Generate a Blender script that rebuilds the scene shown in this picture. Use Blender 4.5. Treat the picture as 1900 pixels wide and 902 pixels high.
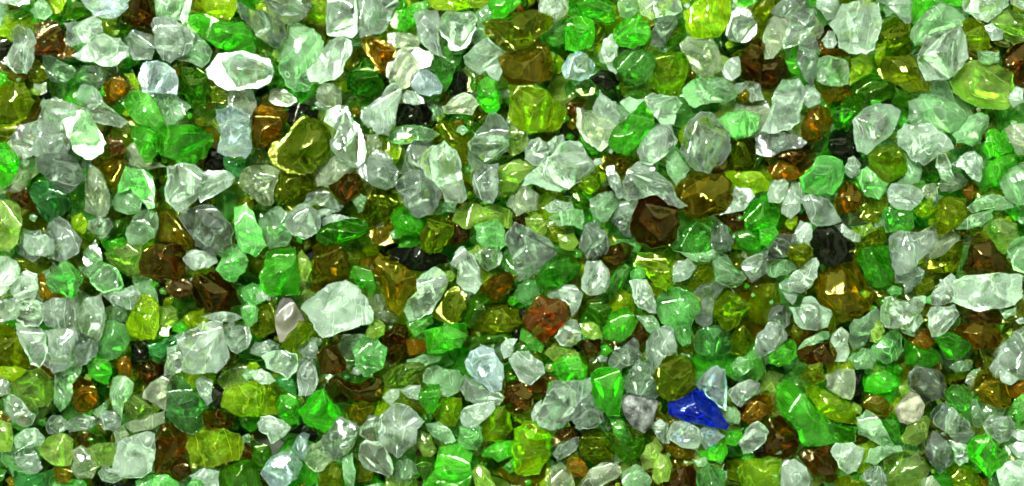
import bpy, math, random
import numpy as np
from mathutils import Vector

for _o in list(bpy.data.objects):
    bpy.data.objects.remove(_o)

S = 0.0001          # metres per traced unit: the pile in view is about 19 cm wide
W, Hh = 1900.0, 902.0
CAM = 2400.0        # camera height over the pile, in the same units
SC = bpy.context.scene
COL = SC.collection

# ------------------------------------------------------------------ camera
cd = bpy.data.cameras.new('camera')
cam = bpy.data.objects.new('camera', cd)
COL.objects.link(cam)
cam.location = (0, 0, CAM * S)
cd.sensor_width = 36.0
cd.lens = 36.0 * CAM / W
cd.clip_start = 0.005
cd.clip_end = 20.0
SC.camera = cam

# ------------------------------------------------------------------ soft room light and lamps
world = bpy.data.worlds.new('World')
SC.world = world
world.use_nodes = True
bg = world.node_tree.nodes['Background']
bg.inputs['Color'].default_value = (0.84, 1.0, 0.77, 1)
# a bright room all round, darker straight overhead where the photographer leans over the pile
wt = world.node_tree
w_tc = wt.nodes.new('ShaderNodeTexCoord')
w_sep = wt.nodes.new('ShaderNodeSeparateXYZ')
w_map = wt.nodes.new('ShaderNodeMapRange')
w_map.interpolation_type = 'SMOOTHSTEP'
w_map.inputs['From Min'].default_value = 0.50
w_map.inputs['From Max'].default_value = 0.90
w_map.inputs['To Min'].default_value = 1.25
w_map.inputs['To Max'].default_value = 0.06
wt.links.new(w_tc.outputs['Generated'], w_sep.inputs[0])
wt.links.new(w_sep.outputs['Z'], w_map.inputs['Value'])
wt.links.new(w_map.outputs[0], bg.inputs['Strength'])


def lamp(name, loc, aim, sx, sy, power, color, spin=0.0):
    d = bpy.data.lights.new(name, 'AREA')
    d.shape = 'RECTANGLE'
    d.size, d.size_y = sx, sy
    d.energy = power
    d.color = color
    o = bpy.data.objects.new(name, d)
    COL.objects.link(o)
    o.location = loc
    q = (Vector(aim) - Vector(loc)).to_track_quat('-Z', 'Y')
    o.rotation_euler = q.to_euler()
    o.rotation_euler.rotate_axis('Z', spin)
    return o


# parallel ceiling tubes and a broad dim panel beyond the far side of the pile
for i in range(4):
    lamp('ceiling_tube', (-0.40 + 0.11 * i, 0.30 + 0.05 * i, 0.95), (0, 0, 0), 0.014, 0.26, 15.0, (0.95, 1.0, 0.92), 0.3)
lamp('ceiling_panel', (0.05, 1.0, 0.85), (0, 0, 0), 2.2, 1.1, 22.0, (0.88, 1.0, 0.83))

SC.view_settings.view_transform = 'Standard'
SC.view_settings.look = 'None'
SC.view_settings.exposure = -0.2
SC.view_settings.gamma = 1.0
SC.view_settings.use_curve_mapping = False
cy = SC.cycles
cy.max_bounces = 20
cy.transmission_bounces = 20
cy.diffuse_bounces = 5
cy.glossy_bounces = 8
cy.transparent_max_bounces = 8
cy.caustics_refractive = True
cy.caustics_reflective = True
cy.blur_glossy = 0.5
cy.sample_clamp_indirect = 6.0
try:
    cy.use_denoising = True
    cy.denoiser = 'OPENIMAGEDENOISE'
except Exception:
    pass

# ------------------------------------------------------------------ materials
# code: (name, glass tint, body colour, share of cloudy body low..high, roughness)
GLASS = {
    'c': ('clear_glass', (0.915, 0.985, 0.905), (0.70, 0.86, 0.71), 0.03, 0.32, 0.06),
    'b': ('ice_blue_glass', (0.88, 0.97, 0.96), (0.62, 0.77, 0.77), 0.06, 0.36, 0.07),
    'y': ('greyish_clear_glass', (0.91, 0.965, 0.79), (0.62, 0.73, 0.50), 0.04, 0.36, 0.08),
    'm': ('pale_green_glass', (0.74, 0.965, 0.68), (0.48, 0.77, 0.44), 0.05, 0.36, 0.07),
    'j': ('mint_glass', (0.46, 0.94, 0.36), (0.32, 0.78, 0.25), 0.06, 0.42, 0.06),
    'g': ('emerald_glass', (0.24, 0.91, 0.05), (0.12, 0.64, 0.03), 0.05, 0.40, 0.05),
    't': ('leaf_green_glass', (0.30, 0.80, 0.14), (0.17, 0.52, 0.08), 0.05, 0.38, 0.06),
    'e': ('jade_glass', (0.20, 0.70, 0.20), (0.10, 0.42, 0.11), 0.05, 0.40, 0.07),
    'h': ('bottle_green_glass', (0.17, 0.68, 0.02), (0.06, 0.36, 0.01), 0.04, 0.30, 0.04),
    'd': ('deep_green_glass', (0.20, 0.54, 0.01), (0.06, 0.22, 0.006), 0.04, 0.28, 0.06),
    'l': ('lime_glass', (0.66, 0.93, 0.015), (0.42, 0.64, 0.012), 0.05, 0.36, 0.05),
    'v': ('pale_lime_glass', (0.66, 0.92, 0.20), (0.43, 0.64, 0.12), 0.06, 0.42, 0.07),
    'o': ('olive_glass', (0.54, 0.66, 0.002), (0.17, 0.23, 0.002), 0.03, 0.22, 0.05),
    'q': ('olive_amber_glass', (0.68, 0.56, 0.002), (0.19, 0.15, 0.003), 0.03, 0.22, 0.05),
    'a': ('amber_glass', (0.78, 0.47, 0.004), (0.28, 0.145, 0.003), 0.04, 0.22, 0.05),
    'n': ('brown_glass', (0.52, 0.26, 0.01), (0.05, 0.022, 0.003), 0.03, 0.18, 0.04),
    'r': ('red_amber_glass', (0.68, 0.27, 0.006), (0.14, 0.04, 0.004), 0.04, 0.2, 0.04),
    'k': ('black_glass', (0.10, 0.10, 0.05), (0.014, 0.014, 0.010), 0.08, 0.3, 0.04),
    'u': ('cobalt_glass', (0.02, 0.10, 0.86), (0.003, 0.02, 0.42), 0.08, 0.34, 0.06),
}


def N(t, kind, x=0, y=0, **kw):
    n = t.nodes.new(kind)
    n.location = (x, y)
    for k, v in kw.items():
        setattr(n, k, v)
    return n


def glass_material(code, frosted=False):
    name, tint, body, lo, hi, rough = GLASS[code]
    if frosted:                      # crushed fines: ground surfaces all over, so more body than clarity
        name, lo, hi, rough = 'crushed_' + name, 0.12, 0.42, 0.10
        body = tuple(b_ ** 1.15 for b_ in body)
    m = bpy.data.materials.new(name)
    m.use_nodes = True
    t = m.node_tree
    t.nodes.clear()
    L = t.links.new
    out = N(t, 'ShaderNodeOutputMaterial', 1000)
    tc = N(t, 'ShaderNodeTexCoord', -1200)
    inf = N(t, 'ShaderNodeObjectInfo', -1200, -300)
    off = N(t, 'ShaderNodeVectorMath', -1000, 0, operation='MULTIPLY_ADD')
    comb = N(t, 'ShaderNodeCombineXYZ', -1100, -200)
    for k in range(3):
        L(inf.outputs['Random'], comb.inputs[k])
    off.inputs[1].default_value = (1, 1, 1)
    mul = N(t, 'ShaderNodeVectorMath', -1050, -250, operation='SCALE')
    mul.inputs['Scale'].default_value = 0.7
    L(comb.outputs[0], mul.inputs[0])
    L(tc.outputs['Object'], off.inputs[0])
    L(mul.outputs[0], off.inputs[2])
    P = off.outputs[0]
    # cloudy, crazed patches inside the glass
    cloud = N(t, 'ShaderNodeTexNoise', -800, 200)
    cloud.inputs['Scale'].default_value = 190
    cloud.inputs['Detail'].default_value = 4
    cloud.inputs['Roughness'].default_value = 0.6
    cloud.inputs['Distortion'].default_value = 0.8
    L(P, cloud.inputs['Vector'])
    mr = N(t, 'ShaderNodeMapRange', -500, 200)
    mr.inputs['From Min'].default_value = 0.38
    mr.inputs['From Max'].default_value = 0.68
    mr.inputs['To Min'].default_value = lo
    mr.inputs['To Max'].default_value = hi
    L(cloud.outputs['Fac'], mr.inputs['Value'])
    # per-shard strength of colour
    var = N(t, 'ShaderNodeMapRange', -800, -400)
    var.inputs['To Min'].default_value = 0.78
    var.inputs['To Max'].default_value = 1.12
    L(inf.outputs['Random'], var.inputs['Value'])

    def tinted(col, y):
        h = N(t, 'ShaderNodeHueSaturation', -400, y)
        h.inputs['Color'].default_value = (*col, 1)
        L(var.outputs[0], h.inputs['Value'])
        return h.outputs[0]
    # fracture ripples and scratches
    wav = N(t, 'ShaderNodeTexNoise', -800, -650)
    wav.inputs['Scale'].default_value = 300
    wav.inputs['Detail'].default_value = 4
    wav.inputs['Distortion'].default_value = 1.6
    st = N(t, 'ShaderNodeMapping', -950, -650)
    st.inputs['Scale'].default_value = (1.0, 0.35, 1.0)
    st.inputs['Rotation'].default_value = (0.3, 0.2, 0.7)
    L(P, st.inputs['Vector'])
    L(st.outputs[0], wav.inputs['Vector'])
    bmp = N(t, 'ShaderNodeBump', -400, -650)
    bmp.inputs['Strength'].default_value = 0.2
    bmp.inputs['Distance'].default_value = 0.0006
    L(wav.outputs['Fac'], bmp.inputs['Height'])
    rgh = N(t, 'ShaderNodeMapRange', -500, -150)
    rgh.inputs['From Min'].default_value = 0.35
    rgh.inputs['From Max'].default_value = 0.7
    rgh.inputs['To Min'].default_value = rough * 0.4
    rgh.inputs['To Max'].default_value = rough * 2.0
    L(cloud.outputs['Fac'], rgh.inputs['Value'])
    gl = N(t, 'ShaderNodeBsdfGlass', 0, 200)
    gl.inputs['IOR'].default_value = 1.5
    thin = tuple(c_ ** 0.45 for c_ in tint)
    L(tinted(thin, 300), gl.inputs['Color'])
    ab = N(t, 'ShaderNodeVolumeAbsorption', 700, -300)
    ab.inputs['Color'].default_value = (*tint, 1)
    ab.inputs['Density'].default_value = 290.0
    L(ab.outputs[0], out.inputs['Volume'])
    L(rgh.outputs[0], gl.inputs['Roughness'])
    L(bmp.outputs[0], gl.inputs['Normal'])
    bc = tinted(body, -50)
    df = N(t, 'ShaderNodeBsdfDiffuse', 0, 0)
    tr = N(t, 'ShaderNodeBsdfTranslucent', 0, -150)
    for s_ in (df, tr):
        L(bc, s_.inputs['Color'])
        L(bmp.outputs[0], s_.inputs['Normal'])
    mx = N(t, 'ShaderNodeMixShader', 250, -50)
    mx.inputs[0].default_value = 0.55
    L(df.outputs[0], mx.inputs[1])
    L(tr.outputs[0], mx.inputs[2])
    gs = N(t, 'ShaderNodeBsdfGlossy', 250, -250)
    gs.inputs['Roughness'].default_value = 0.08
    L(bmp.outputs[0], gs.inputs['Normal'])
    fr = N(t, 'ShaderNodeFresnel', 250, -400)
    fr.inputs['IOR'].default_value = 1.5
    L(bmp.outputs[0], fr.inputs['Normal'])
    m2 = N(t, 'ShaderNodeMixShader', 450, -100)
    L(fr.outputs[0], m2.inputs[0])
    L(mx.outputs[0], m2.inputs[1])
    L(gs.outputs[0], m2.inputs[2])
    m3 = N(t, 'ShaderNodeMixShader', 700, 50)
    # thin healed cracks; convex edges paler: chipped wear plus rim light put into colour
    ck = N(t, 'ShaderNodeTexNoise', -800, 500)
    ck.inputs['Scale'].default_value = 150
    ck.inputs['Detail'].default_value = 2
    ck.inputs['Distortion'].default_value = 1.2
    L(st.outputs[0], ck.inputs['Vector'])
    sub = N(t, 'ShaderNodeMath', -600, 500, operation='SUBTRACT')
    sub.inputs[1].default_value = 0.52
    L(ck.outputs['Fac'], sub.inputs[0])
    ab_ = N(t, 'ShaderNodeMath', -450, 500, operation='ABSOLUTE')
    L(sub.outputs[0], ab_.inputs[0])
    crk = N(t, 'ShaderNodeMapRange', -300, 500)
    crk.inputs['From Min'].default_value = 0.002
    crk.inputs['From Max'].default_value = 0.007
    crk.inputs['To Min'].default_value = 0.34
    crk.inputs['To Max'].default_value = 0.0
    L(ab_.outputs[0], crk.inputs['Value'])
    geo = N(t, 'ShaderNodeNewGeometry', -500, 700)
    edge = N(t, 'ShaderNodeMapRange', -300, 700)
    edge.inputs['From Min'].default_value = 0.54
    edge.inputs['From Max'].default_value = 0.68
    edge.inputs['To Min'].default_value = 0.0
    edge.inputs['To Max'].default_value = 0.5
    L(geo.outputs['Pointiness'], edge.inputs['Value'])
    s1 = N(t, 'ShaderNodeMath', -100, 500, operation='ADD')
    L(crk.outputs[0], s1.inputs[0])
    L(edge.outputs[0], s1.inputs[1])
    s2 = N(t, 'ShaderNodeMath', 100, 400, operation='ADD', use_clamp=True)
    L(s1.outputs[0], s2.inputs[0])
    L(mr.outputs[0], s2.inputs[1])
    # some shards came out frosted, some clear
    r7 = N(t, 'ShaderNodeMath', -100, 250, operation='MULTIPLY')
    r7.inputs[1].default_value = 7.31
    L(inf.outputs['Random'], r7.inputs[0])
    r8 = N(t, 'ShaderNodeMath', 0, 250, operation='FRACT')
    L(r7.outputs[0], r8.inputs[0])
    r9 = N(t, 'ShaderNodeMapRange', 100, 250)
    r9.inputs['To Min'].default_value = 0.2
    r9.inputs['To Max'].default_value = 1.2
    L(r8.outputs[0], r9.inputs['Value'])
    r10 = N(t, 'ShaderNodeMath', 250, 300, operation='MULTIPLY')
    L(s2.outputs[0], r10.inputs[0])
    L(r9.outputs[0], r10.inputs[1])
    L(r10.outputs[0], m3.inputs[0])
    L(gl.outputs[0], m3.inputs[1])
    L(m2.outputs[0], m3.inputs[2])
    L(m3.outputs[0], out.inputs['Surface'])
    return m


def stone_material(name, c1, c2, scale, rough):
    m = bpy.data.materials.new(name)
    m.use_nodes = True
    t = m.node_tree
    b = t.nodes['Principled BSDF']
    tc = N(t, 'ShaderNodeTexCoord', -900)
    n1 = N(t, 'ShaderNodeTexNoise', -700)
    n1.inputs['Scale'].default_value = scale
    n1.inputs['Detail'].default_value = 7
    n1.inputs['Distortion'].default_value = 0.15
    t.links.new(tc.outputs['Object'], n1.inputs['Vector'])
    r = N(t, 'ShaderNodeValToRGB', -450)
    r.color_ramp.elements[0].position, r.color_ramp.elements[1].position = 0.38, 0.62
    r.color_ramp.elements[0].color, r.color_ramp.elements[1].color = (*c1, 1), (*c2, 1)
    t.links.new(n1.outputs['Fac'], r.inputs[0])
    t.links.new(r.outputs[0], b.inputs['Base Color'])
    b.inputs['Roughness'].default_value = rough
    bp = N(t, 'ShaderNodeBump', -300, -300)
    bp.inputs['Strength'].default_value = 0.7
    bp.inputs['Distance'].default_value = 0.0008
    t.links.new(n1.outputs['Fac'], bp.inputs['Height'])
    t.links.new(bp.outputs[0], b.inputs['Normal'])
    return m


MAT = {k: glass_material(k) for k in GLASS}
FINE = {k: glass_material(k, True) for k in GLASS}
MAT['s'] = stone_material('mottled_stone', (0.008, 0.010, 0.008), (0.085, 0.095, 0.08), 520, 0.45)
MAT['w'] = stone_material('beige_stone', (0.085, 0.088, 0.05), (0.20, 0.205, 0.13), 500, 0.8)
MAT['z'] = stone_material('taupe_glass', (0.045, 0.044, 0.027), (0.072, 0.07, 0.046), 120, 0.4)
MAT['tray'] = stone_material('dark_tray', (0.006, 0.010, 0.003), (0.014, 0.02, 0.006), 60, 0.6)

KIND = {}
for codes, nm, grp in (
        ('cby', 'clear_glass_shard', 'clear glass shards in the pile'),
        ('m', 'pale_green_glass_shard', 'pale green glass shards in the pile'),
        ('jgtehd', 'green_glass_shard', 'green glass shards in the pile'),
        ('lv', 'lime_glass_shard', 'lime glass shards in the pile'),
        ('o', 'olive_glass_shard', 'olive glass shards in the pile'),
        ('qa', 'amber_glass_shard', 'amber glass shards in the pile'),
        ('nr', 'brown_glass_shard', 'brown glass shards in the pile'),
        ('k', 'black_glass_shard', 'black glass shards in the pile'),
        ('u', 'blue_glass_shard', ''),
        ('sw', 'stone_pebble', 'stone pebbles among the glass'),
        ('z', 'taupe_glass_shard', '')):
    for c_ in codes:
        KIND[c_] = (nm, grp)

# ------------------------------------------------------------------ shard geometry


def densify(poly, step):
    """The traced outline with its corners slightly worn and a point about every STEP."""
    p = np.asarray(poly, float)
    q = []
    n = len(p)
    for i in range(n):
        a, b, c = p[i - 1], p[i], p[(i + 1) % n]
        q += [b + (a - b) * 0.07, b + (a - b) * 0.015 + (c - b) * 0.015, b + (c - b) * 0.07]
    q = np.array(q)
    out = []
    for i in range(len(q)):
        a, b = q[i], q[(i + 1) % len(q)]
        k = max(1, int(round(np.hypot(*(b - a)) / step)))
        for j in range(k):
            out.append(a + (b - a) * j / k)
    return np.array(out)


def seg_dist(P, A, B):
    d = B - A
    L2 = (d ** 2).sum() + 1e-9
    t = np.clip(((P - A) @ d) / L2, 0, 1)
    return np.linalg.norm(P - (A + t[:, None] * d), axis=1)


def smin(a, b, k):
    h = np.clip(0.5 + 0.5 * (b - a) / k, 0, 1)
    return b + (a - b) * h - k * h * (1 - h)


def area_centroid(p):
    x, y = p[:, 0], p[:, 1]
    x2, y2 = np.roll(x, -1), np.roll(y, -1)
    cr = x * y2 - x2 * y
    A = cr.sum() / 2
    if abs(A) < 1e-6:
        return 1.0, p.mean(0)
    return abs(A), np.array([((x + x2) * cr).sum(), ((y + y2) * cr).sum()]) / (6 * A)


def relief(P, poly, size, rng, height, smooth):
    """Height over the outline: steep broken sides and a few flat fracture faces."""
    n = len(poly)
    h = np.full(len(P), 1e9)
    run = rng.uniform(0.8, 2.2)
    for i in range(n):
        if rng.random() < 0.45:
            run = rng.uniform(0.6, 2.6)
        d = seg_dist(P, poly[i], poly[(i + 1) % n])
        h = smin(h, d * run, smooth) if i else d * run
    c = P.mean(0)
    a0 = rng.uniform(0, 6.28)
    for k in range(rng.randint(4, 8)):
        a = a0 + k * rng.uniform(1.4, 2.6)
        g = np.array([math.cos(a), math.sin(a)]) * rng.uniform(0.12, 1.05)
        o = height * rng.uniform(0.72, 1.15)
        h = smin(h, o + (P - c) @ g, smooth)
    for _ in range(rng.randint(2, 4)):          # shell-shaped bites along the broken sides
        q = P[rng.randrange(len(P) // 2)]
        rad = size * rng.uniform(0.12, 0.36)
        d2 = ((P - q) ** 2).sum(1)
        h = smin(h, height * rng.uniform(0.25, 0.6) + d2 / (rad * 1.3), smooth * 0.6)
    return np.maximum(h, 0)


def wobble(P, rng, scale, amp):
    z = np.zeros(len(P))
    for _ in range(5):
        a = rng.uniform(0, 6.28)
        f = rng.uniform(0.5, 1.9) / scale
        z += np.sin((P[:, 0] * math.cos(a) + P[:, 1] * math.sin(a)) * f * 6.28 + rng.uniform(0, 6.28))
    return z / 5 * amp


RINGS = [1.0, .965, .92, .86, .79, .71, .62, .52, .41, .29, .16]


def shard_arrays(poly, rng, step=4.0, rings=RINGS, flat=1.0, tilt=0.22, round_=False):
    """Vertices (in traced units, z up, y up) and faces of one closed shard."""
    poly = np.asarray(poly, float)
    A, c = area_centroid(poly)
    size = math.sqrt(A)
    if not round_:                   # small breaks along every edge
        fine = []
        for i in range(len(poly)):
            a, b = poly[i], poly[(i + 1) % len(poly)]
            d = b - a
            ln = math.hypot(*d)
            fine.append(a)
            if ln > 14:
                fine.append(a + d * rng.uniform(0.3, 0.7) + np.array([-d[1], d[0]]) * rng.uniform(-0.12, 0.12))
        poly = np.array(fine)
    o = densify(poly, step)
    n = len(o)
    o = o + (o - c) * ((wobble(o, rng, size * 0.35, 0.025) + np.abs(wobble(o, rng, size * 0.16, 0.05)) - 0.01)[:, None])
    P = np.concatenate([c + (o - c) * r for r in rings] + [c[None]])
    sm = size * (0.15 if round_ else 0.012)
    up = relief(P, poly, size, rng, size * rng.uniform(0.24, 0.38) * flat, sm)
    dn = relief(P, poly, size, rng, size * rng.uniform(0.20, 0.30) * flat, sm)
    up += wobble(P, rng, size * 0.5, size * 0.018) * np.minimum(1, up / (size * 0.1))
    up[:n] = 0.0
    dn[:n] = 0.0
    R = len(rings)
    a = rng.uniform(0, 6.28)
    g = np.array([math.cos(a), math.sin(a)]) * rng.uniform(0, tilt)
    tz = (P - c) @ g
    top = np.column_stack([P, up + tz])
    low = np.column_stack([P[n:], -dn[n:] + tz[n:]])
    V = np.concatenate([top, low])
    V[:, :2] -= c
    V[:, 1] *= -1.0
    F = []
    idx = np.arange(n)
    nxt = (idx + 1) % n
    quads = []
    for r in range(R - 1):
        quads.append(np.column_stack([r * n + idx, (r + 1) * n + idx, (r + 1) * n + nxt, r * n + nxt]))
    base = R * n + 1
    quads.append(np.column_stack([idx, nxt, base + nxt, base + idx]))
    for r in range(R - 2):
        quads.append(np.column_stack([base + r * n + idx, base + r * n + nxt, base + (r + 1) * n + nxt, base + (r + 1) * n + idx]))
    tris = [np.column_stack([(R - 1) * n + idx, np.full(n, R * n), (R - 1) * n + nxt])]
    lb = base + (R - 2) * n
    tris.append(np.column_stack([lb + idx, lb + nxt, np.full(n, base + (R - 1) * n)]))
    Q = np.concatenate(quads)
    T = np.concatenate(tris)
    s = poly
    x, y = s[:, 0], s[:, 1]
    if (x * np.roll(y, -1) - np.roll(x, -1) * y).sum() < 0:   # outline wound the other way
        Q = Q[:, ::-1]
        T = T[:, ::-1]
    return V, Q, T, c, size


def make_mesh(name, V, Q, T, mats, mi=None):
    me = bpy.data.meshes.new(name)
    me.vertices.add(len(V))
    me.vertices.foreach_set('co', (np.asarray(V) * S).astype(np.float32).ravel())
    li = np.concatenate([Q.ravel(), T.ravel()]).astype(np.int32)
    tot = np.concatenate([np.full(len(Q), 4), np.full(len(T), 3)]).astype(np.int32)
    me.loops.add(len(li))
    me.loops.foreach_set('vertex_index', li)
    me.polygons.add(len(tot))
    me.polygons.foreach_set('loop_start', (np.cumsum(tot) - tot).astype(np.int32))
    me.polygons.foreach_set('loop_total', tot)
    me.polygons.foreach_set('use_smooth', np.ones(len(tot), bool))
    for m in mats:
        me.materials.append(m)
    if mi is not None:
        me.polygons.foreach_set('material_index', mi.astype(np.int32))
    me.update(calc_edges=True)
    me.validate()
    return me


def place(px, py, z):
    """Traced position to the pile's ground plan for a shard lying at height z."""
    k = (CAM - z) / CAM
    return (px - W / 2) * k, (Hh / 2 - py) * k, k


# ------------------------------------------------------------------ the surface under the pile
gx, gy, gz = 0.22, 0.16, -0.0115
gm = bpy.data.meshes.new('ground')
gm.from_pydata([(-gx, -gy, gz), (gx, -gy, gz), (gx, gy, gz), (-gx, gy, gz)], [], [(0, 1, 2, 3)])
gm.materials.append(MAT['tray'])
ground = bpy.data.objects.new('ground', gm)
COL.objects.link(ground)
ground['kind'] = 'structure'

LEVEL = 12.5
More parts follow.
